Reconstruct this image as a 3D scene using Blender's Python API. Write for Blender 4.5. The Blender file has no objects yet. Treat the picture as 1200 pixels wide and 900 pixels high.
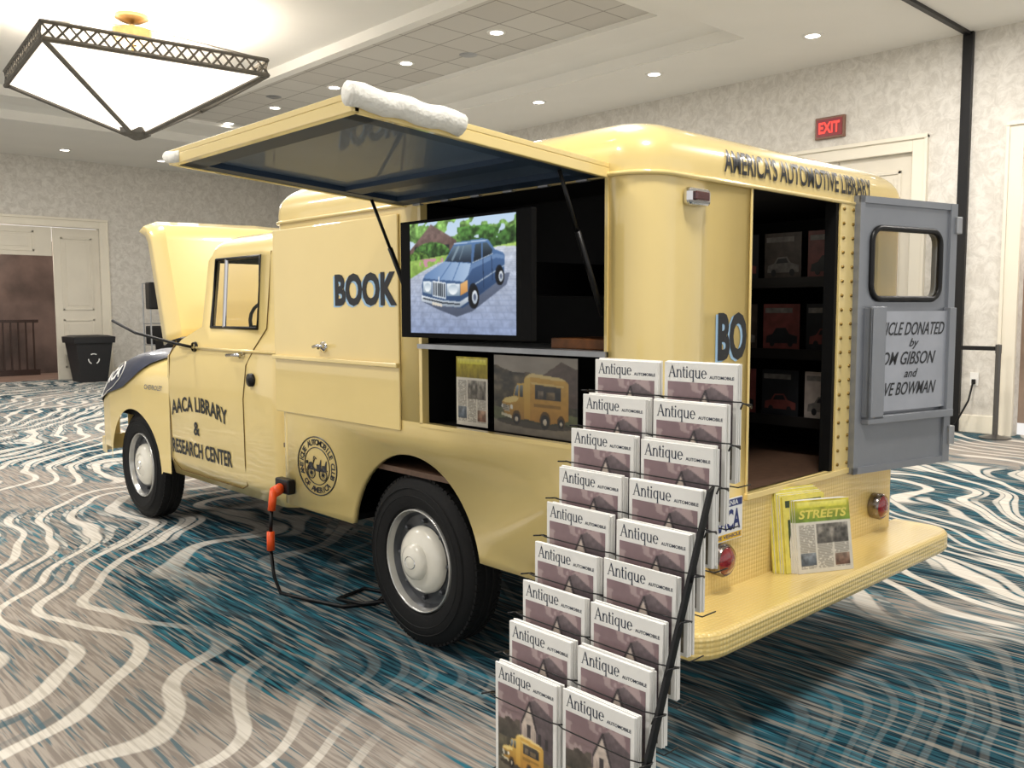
import bpy, bmesh, math, random
import numpy as np
from mathutils import Vector, Matrix
random.seed(4)
pi=math.pi
# ------------------------------------------------------------------ helpers
def lin(h):
    if isinstance(h,str):
        h=h.lstrip('#');v=[int(h[i:i+2],16)/255 for i in (0,2,4)]
    else: v=[q/255 for q in h]
    return tuple((q/12.92 if q<=.04045 else ((q+.055)/1.055)**2.4) for q in v)+(1,)
def mat(name,col,rough=.5,metal=0,coat=0,emis=0,spec=.5,noise=0,nscale=20,bump=0,bscale=80,trans=0,alpha=1,emcol=None):
    m=bpy.data.materials.new(name);m.use_nodes=True
    nt=m.node_tree;b=nt.nodes['Principled BSDF'];c=lin(col)
    b.inputs['Base Color'].default_value=c
    b.inputs['Roughness'].default_value=rough;b.inputs['Metallic'].default_value=metal
    b.inputs['Coat Weight'].default_value=coat;b.inputs['Coat Roughness'].default_value=.03
    b.inputs['Specular IOR Level'].default_value=spec
    if trans:b.inputs['Transmission Weight'].default_value=trans
    if alpha<1:b.inputs['Alpha'].default_value=alpha
    if emis:
        b.inputs['Emission Color'].default_value=lin(emcol) if emcol else c
        b.inputs['Emission Strength'].default_value=emis
    if noise or bump:
        g=nt.nodes.new('ShaderNodeNewGeometry')
    if noise:
        n=nt.nodes.new('ShaderNodeTexNoise');n.inputs['Scale'].default_value=nscale;n.inputs['Detail'].default_value=4
        nt.links.new(g.outputs['Position'],n.inputs['Vector'])
        r=nt.nodes.new('ShaderNodeValToRGB')
        r.color_ramp.elements[0].position=.3;r.color_ramp.elements[1].position=.7
        r.color_ramp.elements[0].color=tuple(q*(1-noise) for q in c[:3])+(1,)
        r.color_ramp.elements[1].color=tuple(min(1,q*(1+noise)) for q in c[:3])+(1,)
        nt.links.new(n.outputs['Fac'],r.inputs['Fac']);nt.links.new(r.outputs['Color'],b.inputs['Base Color'])
    if bump:
        n=nt.nodes.new('ShaderNodeTexNoise');n.inputs['Scale'].default_value=bscale
        nt.links.new(g.outputs['Position'],n.inputs['Vector'])
        bp=nt.nodes.new('ShaderNodeBump');bp.inputs['Strength'].default_value=bump;bp.inputs['Distance'].default_value=.01
        nt.links.new(n.outputs['Fac'],bp.inputs['Height']);nt.links.new(bp.outputs['Normal'],b.inputs['Normal'])
    return m
YEL=mat('truck_yellow_paint','#EBD28A',rough=.3,coat=1,noise=.02,nscale=3)
DARK=mat('interior_black','#0A0A0B',rough=.7,noise=.2,spec=.2)
BLK=mat('black_paint','#0E0E10',rough=.4,noise=.1,spec=.35)
LETTER=mat('letter_black','#12161c',rough=.4,noise=.05)
LBLUE=mat('letter_blue_shadow','#9CC0DE',rough=.4,noise=.05)
RUB=mat('tire_rubber','#101011',rough=.7,noise=.2,nscale=40,bump=.05,spec=.3)
CREAM=mat('wheel_cream','#E9E5D8',rough=.25,coat=.6,noise=.02)
CHR=mat('chrome','#D9D9DC',rough=.12,metal=1,noise=.02)
DCHR=mat('dark_chrome','#8C8480',rough=.2,metal=1,noise=.02)
ALU=mat('aluminium','#A9ABAE',rough=.38,metal=.8,noise=.08,nscale=15)
GREY=mat('door_grey_paint','#84888F',rough=.38,metal=.2,coat=.3,noise=.05,nscale=6)
PANELG=mat('hatch_underside_grey','#56677C',rough=.5,metal=.0,coat=.25,noise=.1,nscale=2,spec=.3)
PANELB=mat('hatch_rib_blue','#2F4055',rough=.5,metal=.0,noise=.1,nscale=2,spec=.3)
WHITE=mat('white_paper','#ECEBE7',rough=.7,noise=.02)
FOAM=mat('white_foam','#EFEDE4',rough=.9,bump=.5,bscale=60,noise=.05)
RED=mat('red_lens','#7A0A16',rough=.1,coat=1,emis=.03,noise=.4,nscale=200)
ORG=mat('orange_plug','#F0581E',rough=.4,noise=.05)
NAVY=mat('navy_vinyl','#16223E',rough=.4,coat=.3,noise=.15,nscale=12)
GLASS=mat('tinted_glass','#30342C',rough=.03,alpha=.35,noise=.02)
WOOD=mat('brown_wood','#7A4A22',rough=.5,noise=.35,nscale=18)
def tread():
    m=mat('yellow_tread_plate','#E8CC7C',rough=.3,coat=.8)
    nt=m.node_tree;b=nt.nodes['Principled BSDF']
    g=nt.nodes.new('ShaderNodeNewGeometry')
    v=nt.nodes.new('ShaderNodeTexVoronoi');v.inputs['Scale'].default_value=58;v.inputs['Randomness'].default_value=0
    nt.links.new(g.outputs['Position'],v.inputs['Vector'])
    bp=nt.nodes.new('ShaderNodeBump');bp.inputs['Strength'].default_value=.6;bp.inputs['Distance'].default_value=.006;bp.invert=True
    nt.links.new(v.outputs['Distance'],bp.inputs['Height']);nt.links.new(bp.outputs['Normal'],b.inputs['Normal'])
    r=nt.nodes.new('ShaderNodeValToRGB');r.color_ramp.elements[0].position=.1;r.color_ramp.elements[1].position=.5
    r.color_ramp.elements[0].color=lin('#F0DA98');r.color_ramp.elements[1].color=lin('#E2C67A')
    nt.links.new(v.outputs['Distance'],r.inputs['Fac']);nt.links.new(r.outputs['Color'],b.inputs['Base Color'])
    return m
TREAD=tread()
def printmat(name,emission=False,rough=.4):
    m=bpy.data.materials.new(name);m.use_nodes=True;nt=m.node_tree;b=nt.nodes['Principled BSDF']
    at=nt.nodes.new('ShaderNodeAttribute');at.attribute_name='Col'
    if emission:
        b.inputs['Base Color'].default_value=(.005,.005,.005,1);b.inputs['Emission Strength'].default_value=1.0
        nt.links.new(at.outputs['Color'],b.inputs['Emission Color']);b.inputs['Roughness'].default_value=.3;b.inputs['Specular IOR Level'].default_value=.15
    else:
        nt.links.new(at.outputs['Color'],b.inputs['Base Color']);b.inputs['Roughness'].default_value=rough;b.inputs['Coat Weight'].default_value=.2
    return m
PRINT=printmat('printed_picture');PRINTE=printmat('screen_picture',True);PRINTM=printmat('printed_newsprint',rough=.7)
# ---- tiny procedural painter -> vertex colours on a grid
class Cv:
    def __init__(s,W,H,seed=1):
        s.W,s.H=W,H;s.rng=np.random.RandomState(seed)
        s.X,s.Y=np.meshgrid((np.arange(W)+.5)/W,(np.arange(H)+.5)/H)
        s.C=np.zeros((H,W,3))
    def rgb(s,h):
        h=h.lstrip('#');return np.array([int(h[i:i+2],16)/255 for i in (0,2,4)])
    def vn(s,n,m=None):
        m=m or n
        g=s.rng.rand(m+2,n+2);x=s.X*n;y=s.Y*m;i=x.astype(int);j=y.astype(int);fx=x-i;fy=y-j
        fx=fx*fx*(3-2*fx);fy=fy*fy*(3-2*fy)
        return (g[j,i]*(1-fx)+g[j,i+1]*fx)*(1-fy)+(g[j+1,i]*(1-fx)+g[j+1,i+1]*fx)*fy
    def fb(s,n):return (s.vn(n)+.5*s.vn(n*2)+.3*s.vn(n*4))/1.8
    def mask(s,P):
        m=np.zeros(s.X.shape,bool);n=len(P)
        for k in range(n):
            x0,y0=P[k];x1,y1=P[(k+1)%n]
            if y0==y1:continue
            c=((s.Y>=min(y0,y1))&(s.Y<max(y0,y1)))
            xi=x0+(s.Y-y0)*(x1-x0)/(y1-y0);m^=c&(s.X<xi)
        return m
    def fill(s,m,c0,c1=None,tex=0,n=20,a=1.,d='y'):
        if not m.any():return
        A=s.rgb(c0);B=s.rgb(c1) if c1 else A
        T=s.Y if d=='y' else s.X
        lo,hi=T[m].min(),T[m].max();t=((T-lo)/(hi-lo+1e-6)).clip(0,1)[...,None]
        col=A*(1-t)+B*t
        if tex:col=col*(1+tex*(s.fb(n)[...,None]-.5)*2)
        s.C[m]=(s.C*(1-a)+col*a)[m]
    def poly(s,P,*a,**k):s.fill(s.mask(P),*a,**k)
    def ell(s,cx,cy,rx,ry,*a,**k):s.fill(((s.X-cx)/rx)**2+((s.Y-cy)/ry)**2<1,*a,**k)
    def line(s,x0,y0,x1,y1,w,c,a=1.):
        dx,dy=x1-x0,y1-y0;L=dx*dx+dy*dy;t=(((s.X-x0)*dx+(s.Y-y0)*dy)/L).clip(0,1)
        d=np.hypot(s.X-x0-t*dx,s.Y-y0-t*dy);s.fill(d<w,c,a=a)
    def blur(s,k=1):
        for _ in range(k):
            P=np.pad(s.C,((1,1),(1,1),(0,0)),'edge')
            s.C=(P[:-2,1:-1]+P[2:,1:-1]+P[1:-1,:-2]+P[1:-1,2:]+4*P[1:-1,1:-1])/8

def draw_truck(c,x0,y0,w,h):
    """three quarter yellow bookmobile facing left, local coordinates"""
    T=lambda P:[(x0+a*w,y0+b*h) for a,b in P]
    c.ell(x0+.52*w,y0+.05*h,.54*w,.09*h,'#2A241E',a=.7)
    c.poly(T([(.38,.12),(.38,.84),(.41,.90),(.46,.93),(.92,.88),(.98,.84),(1,.80),(1,.16),(.72,.06)]),'#B88434','#E3B658',tex=.08)
    c.poly(T([(.38,.14),(.38,.84),(.42,.90),(.47,.91),(.47,.10)]),'#C9983C','#F0CC6E')
    c.poly(T([(.40,.86),(.44,.93),(.50,.955),(.90,.905),(.97,.86),(.90,.85),(.5,.89)]),'#F5DC98')
    c.poly(T([(.54,.50),(.54,.76),(.90,.73),(.90,.50)]),'#26262A','#45403A',tex=.4)
    c.poly(T([(.58,.52),(.58,.66),(.66,.66),(.66,.52)]),'#6E6254',tex=.5);c.poly(T([(.70,.52),(.70,.64),(.82,.64),(.82,.52)]),'#7C6A50',tex=.5)
    c.poly(T([(.50,.76),(.46,.80),(.94,.77),(.93,.735)]),'#EBCB7E')
    c.poly(T([(.52,.35),(.52,.41),(.90,.41),(.90,.36)]),'#6B4F1A',a=.5)
    c.poly(T([(.16,.12),(.08,.20),(.05,.40),(.09,.47),(.22,.52),(.25,.68),(.28,.75),(.38,.77),(.38,.10)]),'#A87A2E','#E6BC5C',tex=.06)
    c.poly(T([(.05,.40),(.10,.47),(.23,.52),(.30,.50),(.28,.43),(.16,.38)]),'#F2D88C')
    c.poly(T([(.235,.53),(.262,.69),(.285,.73),(.30,.73),(.295,.52)]),'#4A5560','#9FB0BC')
    c.poly(T([(.315,.52),(.315,.72),(.365,.73),(.365,.52)]),'#3A3A38','#8B938F')
    c.poly(T([(.06,.24),(.06,.36),(.17,.34),(.17,.22)]),'#E9E4D6','#B9B2A0')
    for k in range(4):c.poly(T([(.065,.25+.027*k),(.065,.262+.027*k),(.165,.25+.027*k),(.165,.238+.027*k)]),'#5A5346')
    c.ell(x0+.195*w,y0+.31*h,.022*w,.045*h,'#F4F2EA');c.ell(x0+.055*w,y0+.32*h,.012*w,.04*h,'#F4F2EA')
    c.poly(T([(.04,.15),(.04,.20),(.20,.16),(.20,.10)]),'#EDE6D2','#C9BE9E')
    for cx,r in ((.27,.050),(.68,.062),(.90,.04)):
        c.ell(x0+cx*w,y0+.13*h,(r+.012)*w,(r+.014)*2.1*h,'#5B4014')
        c.ell(x0+cx*w,y0+.10*h,r*w,r*2.1*h,'#17151A');c.ell(x0+cx*w,y0+.10*h,r*.45*w,r*.95*h,'#CDBFA4','#E8DECB')
def cover_canvas():
    c=Cv(74,84,5)
    c.fill(np.ones(c.X.shape,bool),'#A08A88','#8B7378',tex=.12,n=5)
    f=c.fb(5)>.56;c.fill(f&(c.Y>.5),'#C4B2AE',a=.55)
    c.fill(c.Y<.48+.04*c.vn(8),'#4C4A38','#5C5344',tex=.5,n=14)
    c.fill((c.Y<.60+.08*c.vn(10))&(c.Y>.42)&(c.X<.42),'#3E3B34','#584E48',tex=.4,n=16)
    c.poly([(.40,.40),(.44,.66),(.60,.93),(.68,.97),(1,.84),(1,.34),(.55,.30)],'#4F454A','#6B5E62',tex=.2,n=20)
    c.poly([(.44,.34),(.45,.66),(.58,.88),(.70,.62),(.71,.32)],'#B9A698','#D4C6BA',tex=.15,n=24)
    for k in range(6):c.line(.46+.045*k,.34,.46+.045*k,.62,.004,'#8F7E74',a=.6)
    c.poly([(.54,.52),(.54,.66),(.61,.67),(.61,.52)],'#3A3438');c.line(.44,.66,.59,.92,.012,'#2F2A2E');c.line(.59,.92,.72,.62,.012,'#2F2A2E')
    c.poly([(.74,.50),(.74,.62),(.80,.62),(.80,.50)],'#2F2A2E');c.poly([(.86,.48),(.86,.60),(.92,.59),(.92,.48)],'#2F2A2E')
    c.fill(c.Y<.14+.03*c.vn(5),'#6E6656','#7C7262',tex=.25,n=12)
    draw_truck(c,.04,.10,.80,.44)
    c.blur(1);return c
def photo_canvas():
    c=Cv(150,100,8)
    c.fill(np.ones(c.X.shape,bool),'#7E7468','#B9B0A4',tex=.1,n=5)
    c.fill((c.Y<.72+.16*c.vn(7)),'#3B3A2C','#5A5040',tex=.7,n=14)
    c.poly([(.62,.4),(.62,.78),(.82,.95),(1,.86),(1,.4)],'#55463F','#6E5E56',tex=.2)
    c.fill(c.Y<.30+.04*c.vn(6),'#4F5A3A','#6A6E4A',tex=.35,n=16)
    c.fill(c.Y<.14+.03*c.vn(5),'#857A6A','#8E8474',tex=.15,n=12)
    draw_truck(c,.06,.12,.84,.70);c.C*=.82;c.blur(1);return c
def news_canvas(green='#2F6B3C',seed=3):
    c=Cv(90,116,seed)
    c.fill(np.ones(c.X.shape,bool),'#CFC9BB','#DAD5C9',tex=.03)
    for col in range(3):
        x0=.06+col*.31
        m=(c.X>x0)&(c.X<x0+.27)&(c.Y<.66)&(c.Y>.05)&(((c.Y*58)%1)>.45)&(c.vn(45,60)>.25)
        c.fill(m,'#77726A')
    c.poly([(.37,.40),(.37,.66),(.95,.66),(.95,.40)],'#5A5650','#8A857C',tex=.6,n=14)
    c.poly([(.06,.10),(.06,.28),(.33,.28),(.33,.10)],'#48505A','#7C8288',tex=.5,n=14)
    c.poly([(.68,.08),(.68,.24),(.95,.24),(.95,.08)],'#6A4A3A','#9A8270',tex=.5,n=14)
    c.poly([(0,.70),(0,1),(1,1),(1,.70)],green,'#C8B93A',tex=.25,n=10)
    c.poly([(.04,.90),(.04,.97),(.96,.97),(.96,.90)],'#D9D24A','#E8E07A',tex=.1)
    c.blur(1);return c
def tv_canvas():
    c=Cv(230,180,11);one=np.ones(c.X.shape,bool)
    c.fill(one,'#E8EEF2','#BFD6EC')
    c.fill((c.Y>.62)&(c.fb(9)>.44-.3*(1-c.Y)),'#3B5A2C','#7FA85A',tex=.7,n=26)
    c.poly([(0,.76),(.22,.98),(.47,.82),(.47,.70),(0,.70)],'#5E4A44','#86706A',tex=.25,n=30)
    for k in range(4):c.poly([(.05+.1*k,.73),(.05+.1*k,.79),(.10+.1*k,.79),(.10+.1*k,.73)],'#2B2A2E')
    c.fill((c.Y>.66)&(c.Y<.93)&(c.X>.48)&(c.fb(12)>.42),'#22381C','#4E7A3A',tex=.8,n=30)
    c.ell(.22,.71,.19,.11,'#223A1C','#54803C',tex=.8,n=34);c.ell(.08,.66,.12,.08,'#2F4C22','#6B9440',tex=.8,n=34)
    c.poly([(0,.46),(0,.66),(.5,.71),(1,.76),(1,.68)],'#7BA044','#A6C466',tex=.2,n=30)
    f=(c.Y>.60)&(c.Y<.67)&(c.X>.1)&(c.X<.34)&(c.fb(24)>.55);c.fill(f,'#C88FA0')
    drive=c.mask([(0,0),(1,0),(1,.73),(.86,.74),(.5,.68),(.26,.62),(.1,.55),(0,.50)])
    c.fill(drive,'#8A98B8','#CDD2DC',tex=.14,n=24)
    d=1/(1.05-c.Y);u=(c.X-.5)*d*9;v=d*13
    j=(((v)%1)<.22)|((((u+np.floor(v)*.5))%1)<.12);c.fill(drive&j,'#76839F',a=.30)
    c.poly([(.12,.29),(.30,.21),(.47,.15),(.62,.20),(.92,.42),(.95,.52),(.6,.45)],'#3C4456','#59637A',a=.85)
    # boxy saloon
    c.poly([(.13,.32),(.122,.44),(.135,.50),(.16,.53),(.35,.635),(.44,.775),(.475,.80),(.71,.815),(.765,.80),(.82,.715),(.89,.685),(.905,.66),(.90,.52),(.85,.45),(.66,.32),(.58,.26),(.52,.225),(.30,.25),(.15,.285)],'#2C4468','#587AA8',tex=.03)
    c.poly([(.59,.29),(.582,.50),(.605,.60),(.83,.680),(.903,.66),(.895,.51),(.845,.45),(.68,.34)],'#22395C','#4A6894')
    c.poly([(.585,.505),(.605,.60),(.83,.68),(.90,.66),(.90,.63),(.83,.645),(.615,.56)],'#7F9CC4',a=.6)
    c.line(.59,.40,.895,.575,.005,'#C2CCD6',a=.8);c.line(.72,.40,.715,.64,.0025,'#1B2C48');c.line(.80,.46,.79,.66,.0025,'#1B2C48')
    c.poly([(.137,.50),(.16,.535),(.35,.64),(.605,.61),(.582,.515),(.535,.455)],'#6484B2','#A9C0DC',d='x')
    c.line(.30,.475,.42,.63,.0035,'#4C6C9A');c.line(.43,.465,.50,.62,.0035,'#4C6C9A')
    c.poly([(.365,.64),(.445,.765),(.615,.772),(.607,.618)],'#1E2A3A','#6A8092');c.line(.43,.65,.49,.76,.010,'#9DB2BE',a=.6);c.line(.50,.65,.54,.76,.005,'#9DB2BE',a=.4)
    c.poly([(.628,.622),(.645,.768),(.70,.777),(.70,.645)],'#141C26','#42525F');c.poly([(.715,.652),(.715,.780),(.752,.776),(.80,.715),(.79,.678)],'#141C26','#4A5C68')
    c.line(.45,.787,.75,.797,.005,'#B4CAE4');c.line(.62,.615,.80,.680,.003,'#C8D4DE')
    c.poly([(.230,.335),(.230,.475),(.365,.452),(.365,.305)],'#C8D2DC','#EEF2F6');
    for k in range(6):c.poly([(.240+k*.0205,.345-k*.004),(.240+k*.0205,.46-k*.003),(.254+k*.0205,.457-k*.003),(.254+k*.0205,.342-k*.004)],'#323C46')
    c.line(.296,.465,.296,.505,.004,'#EEF2F6')
    c.poly([(.135,.375),(.135,.475),(.222,.468),(.222,.35)],'#8496A6','#E6EEF4');c.ell(.18,.415,.03,.04,'#F6FAFC','#AEBECB')
    c.poly([(.375,.335),(.375,.445),(.50,.44),(.50,.335)],'#8496A6','#E6EEF4');c.ell(.435,.39,.045,.045,'#F6FAFC','#AEBECB');c.poly([(.505,.335),(.505,.438),(.575,.47),(.575,.37)],'#C88A48','#E4B478')
    c.poly([(.118,.29),(.118,.345),(.33,.297),(.50,.283),(.59,.335),(.59,.29),(.50,.232),(.32,.245)],'#8E9AA8','#E4EAF0');c.poly([(.13,.312),(.33,.268),(.50,.254),(.50,.264),(.33,.28),(.13,.325)],'#20262E')
    c.poly([(.225,.285),(.325,.262),(.325,.238),(.225,.258)],'#D8CFC0')
    for cx,cy,rx,ry in ((.635,.32,.043,.098),(.868,.49,.032,.076)):
        c.ell(cx-.01,cy+.01,rx*1.12,ry*1.12,'#101622');c.ell(cx,cy,rx,ry,'#0B0D12');c.ell(cx+.004,cy,rx*.60,ry*.60,'#A9B4C0','#DDE3E9');c.ell(cx+.004,cy,rx*.3,ry*.3,'#59637A')
    c.blur(2);return c
SC=bpy.context.scene.collection
WL={}
def link(o): SC.objects.link(o);return o
def thing(name,loc,label,cat,group=None,kind=None):
    o=bpy.data.objects.new(name,None);link(o);o.location=loc;o.empty_display_size=.1;WL[o.name]=Vector(loc)
    o['label']=label;o['category']=cat
    if group:o['group']=group
    return o
def tag(o,label=None,cat=None,group=None,kind=None):
    if label:o['label']=label
    if cat:o['category']=cat
    if group:o['group']=group
    if kind:o['kind']=kind
    return o
def mesh(name,V,F,mats,parent=None,smooth=False,fm=None,label=None,bevel=0,origin=None,auto=None):
    me=bpy.data.meshes.new(name)
    V=[Vector(v) for v in V]
    if origin is None:
        mn=Vector([min(v[i] for v in V) for i in range(3)]);mx=Vector([max(v[i] for v in V) for i in range(3)])
        origin=(mn+mx)/2
        if parent is None: origin.z=mn.z
    origin=Vector(origin)
    me.from_pydata([v-origin for v in V],[],F)
    if not isinstance(mats,(list,tuple)):mats=[mats]
    for m in mats:me.materials.append(m)
    if fm:
        for p,i in zip(me.polygons,fm):p.material_index=i
    me.update()
    if smooth:
        for p in me.polygons:p.use_smooth=True
        if auto: me.set_sharp_from_angle(angle=math.radians(auto))
    o=bpy.data.objects.new(name,me);link(o)
    WL[o.name]=origin
    if parent is not None:
        o.parent=parent;o.location=origin-WL[parent.name]
    else:o.location=origin
    if label:o['label']=label
    if bevel:
        b=o.modifiers.new('bev','BEVEL');b.width=bevel;b.segments=3;b.limit_method='ANGLE';b.angle_limit=.6
    return o
def picture(name,cv,O,U,W_,w,h,m,parent,label=None):
    O=Vector(O);U=Vector(U);W_=Vector(W_);H,Wd=cv.H,cv.W
    V=[O+U*(w*i/Wd)+W_*(h*j/H) for j in range(H+1) for i in range(Wd+1)]
    F=[(j*(Wd+1)+i,j*(Wd+1)+i+1,(j+1)*(Wd+1)+i+1,(j+1)*(Wd+1)+i) for j in range(H) for i in range(Wd)]
    o=mesh(name,V,F,m,parent,label=label)
    C=cv.C.clip(0,1);C=np.where(C<=.04045,C/12.92,((C+.055)/1.055)**2.4)
    at=o.data.color_attributes.new('Col','FLOAT_COLOR','CORNER')
    A=np.ones((H*Wd,4,4),dtype=np.float32);A[:,:,:3]=C.reshape(-1,1,3)
    at.data.foreach_set('color',A.ravel())
    return o
def fixn(o):
    bm=bmesh.new();bm.from_mesh(o.data);bmesh.ops.recalc_face_normals(bm,faces=bm.faces);bm.to_mesh(o.data);bm.free();return o
class G:
    def __init__(s):s.V=[];s.F=[];s.M=[]
    def add(s,V,F,m=0):
        k=len(s.V);s.V+=[tuple(v) for v in V];s.F+=[tuple(i+k for i in f) for f in F];s.M+=[m]*len(F);return s
    def box(s,a,b,m=0):
        x0,y0,z0=a;x1,y1,z1=b
        V=[(x0,y0,z0),(x1,y0,z0),(x1,y1,z0),(x0,y1,z0),(x0,y0,z1),(x1,y0,z1),(x1,y1,z1),(x0,y1,z1)]
        return s.add(V,[(0,3,2,1),(4,5,6,7),(0,1,5,4),(1,2,6,5),(2,3,7,6),(3,0,4,7)],m)
    def tube(s,P,r,m=0,n=8,closed=False):
        P=[Vector(p) for p in P];N=len(P);V=[];F=[]
        up=None
        for i,p in enumerate(P):
            if closed: t=(P[(i+1)%N]-P[i-1])
            else: t=P[min(i+1,N-1)]-P[max(i-1,0)]
            t.normalize()
            if up is None:
                up=Vector((0,0,1)) if abs(t.z)<.9 else Vector((1,0,0))
            a=t.cross(up)
            if a.length<1e-4:a=t.cross(Vector((1,0,0)))
            a.normalize();b=a.cross(t).normalized();up=b
            for j in range(n):
                q=2*pi*j/n;V.append(p+a*r*math.cos(q)+b*r*math.sin(q))
        R=N if closed else N-1
        for i in range(R):
            for j in range(n):
                i2=(i+1)%N;F.append((i*n+j,i*n+(j+1)%n,i2*n+(j+1)%n,i2*n+j))
        if not closed:
            F.append(tuple(range(n)));F.append(tuple((N-1)*n+j for j in reversed(range(n))))
        return s.add(V,F,m)
    def lathe(s,prof,c,axis='x',n=32,m=0,sgn=1,cap=False):
        V=[];F=[]
        c=Vector(c)
        for r,h in prof:
            for j in range(n):
                q=2*pi*j/n;a,b=r*math.cos(q),r*math.sin(q)
                v={'x':(h*sgn,a,b),'y':(a,h*sgn,b),'z':(a,b,h*sgn)}[axis]
                V.append(c+Vector(v))
        for i in range(len(prof)-1):
            for j in range(n):
                F.append((i*n+j,i*n+(j+1)%n,(i+1)*n+(j+1)%n,(i+1)*n+j))
        if cap:
            F.append(tuple(range(n)));F.append(tuple((len(prof)-1)*n+j for j in range(n)))
        return s.add(V,F,m)
    def poly(s,P,m=0):
        return s.add(P,[tuple(range(len(P)))],m)
    def obj(s,name,mats,parent=None,smooth=False,**k):
        return fixn(mesh(name,s.V,s.F,mats,parent,smooth,fm=s.M,**k))
def box(name,a,b,m,parent=None,bevel=0,**k):
    return G().box(a,b).obj(name,m,parent,bevel=bevel,**k)
def textgeo(txt,size=1,shear=0,offset=0,space=1,align='LEFT',line=1):
    cu=bpy.data.curves.new('t','FONT');cu.body=txt;cu.size=size;cu.shear=shear;cu.offset=offset
    cu.space_character=space;cu.align_x=align;cu.space_line=line;cu.resolution_u=3
    o=bpy.data.objects.new('t',cu);link(o)
    bpy.context.view_layer.update()
    me=bpy.data.meshes.new_from_object(o.evaluated_get(bpy.context.evaluated_depsgraph_get()))
    V=[v.co.copy() for v in me.vertices];F=[tuple(p.vertices) for p in me.polygons]
    bpy.data.objects.remove(o);bpy.data.curves.remove(cu);bpy.data.meshes.remove(me)
    return V,F
def fit(V,x0,x1,z0,z1):
    a=min(v.x for v in V);b=max(v.x for v in V);c=min(v.y for v in V);d=max(v.y for v in V)
    return [((v.x-a)/(b-a)*(x1-x0)+x0,(v.y-c)/(d-c)*(z1-z0)+z0) for v in V]
def slice_mesh(P2,F,cuts,axis=1):
    bm=bmesh.new();vs=[bm.verts.new((p[0],p[1],0)) for p in P2]
    for f in F:
        try:bm.faces.new([vs[i] for i in f])
        except ValueError:pass
    for c in cuts:
        co=Vector((0,0,0));co[axis]=c;no=Vector((0,0,0));no[axis]=1
        bmesh.ops.bisect_plane(bm,geom=bm.verts[:]+bm.edges[:]+bm.faces[:],plane_co=co,plane_no=no)
    bm.verts.index_update()
    R=[(v.co.x,v.co.y) for v in bm.verts],[tuple(v.index for v in f.verts) for f in bm.faces]
    bm.free();return R
def text_on(name,txt,O,U,W,w,h,m,parent,off=.0,shear=0,bold=.02,line=1,align='LEFT',g=None,mi=0):
    V,F=textgeo(txt,1,shear,bold,align=align,line=line)
    P=fit(V,0,w,0,h);O=Vector(O);U=Vector(U).normalized();W=Vector(W).normalized();N=U.cross(W)
    VV=[O+U*a+W*b+N*off for a,b in P]
    if g is not None: g.add(VV,F,mi);return
    return mesh(name,VV,F,m,parent)
def rr(x0,x1,y0,y1,r,ys,xs,n=6):
    P=[(x0,y) for y in ys]
    for k in range(1,n):
        a=pi-(pi/2)*k/n;P.append((x0+r+r*math.cos(a),y1-r+r*math.sin(a)))
    P+=[(x,y1) for x in xs]
    for k in range(1,n):
        a=pi/2-(pi/2)*k/n;P.append((x1-r+r*math.cos(a),y1-r+r*math.sin(a)))
    P+=[(x1,y) for y in reversed(ys)]
    for k in range(1,n):
        a=-(pi/2)*k/n;P.append((x1-r+r*math.cos(a),y0+r+r*math.sin(a)))
    P+=[(x,y0) for x in reversed(xs)]
    for k in range(1,n):
        a=-pi/2-(pi/2)*k/n;P.append((x0+r+r*math.cos(a),y0+r+r*math.sin(a)))
    return P

# ------------------------------------------------------------------ camera
cd=bpy.data.cameras.new('camera');cam=bpy.data.objects.new('camera',cd);link(cam)
a,p,r,f=.7554,.084,-.0029,1038.69
fh=Vector((math.sin(a),math.cos(a),0));Rt=Vector((math.cos(a),-math.sin(a),0));Uz=Vector((0,0,1))
Fw=math.cos(p)*fh-math.sin(p)*Uz;Up=math.sin(p)*fh+math.cos(p)*Uz
R2=math.cos(r)*Rt+math.sin(r)*Up;U2=-math.sin(r)*Rt+math.cos(r)*Up
M=Matrix((R2,U2,-Fw)).transposed().to_4x4();M.translation=Vector((-2.3539,-1.8477,1.5279))
cam.matrix_world=M
cd.sensor_fit='HORIZONTAL';cd.sensor_width=36;cd.lens=36*f/1200;cd.clip_end=100
bpy.context.scene.camera=cam

# ------------------------------------------------------------------ room
HL=4.83
def wallmat():
    m=mat('wallpaper','#C4BDB0',rough=.75)
    nt=m.node_tree;b=nt.nodes['Principled BSDF'];g=nt.nodes.new('ShaderNodeNewGeometry')
    n=nt.nodes.new('ShaderNodeTexNoise');n.inputs['Scale'].default_value=8;n.inputs['Detail'].default_value=8;n.inputs['Distortion'].default_value=.8
    n.inputs['Roughness'].default_value=.75
    nt.links.new(g.outputs['Position'],n.inputs['Vector'])
    r=nt.nodes.new('ShaderNodeValToRGB');e=r.color_ramp.elements
    e[0].position=.40;e[0].color=lin('#C8C3BA');e[1].position=.60;e[1].color=lin('#DEDAD2')
    nt.links.new(n.outputs['Fac'],r.inputs['Fac']);nt.links.new(r.outputs['Color'],b.inputs['Base Color']);return m
WALLM=wallmat()
TRIM=mat('trim_cream_paint','#E6DFCE',rough=.45,noise=.02,nscale=2)
CEIL=mat('ceiling_white_paint','#ECEAE4',rough=.8,noise=.02,nscale=1)
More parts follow.
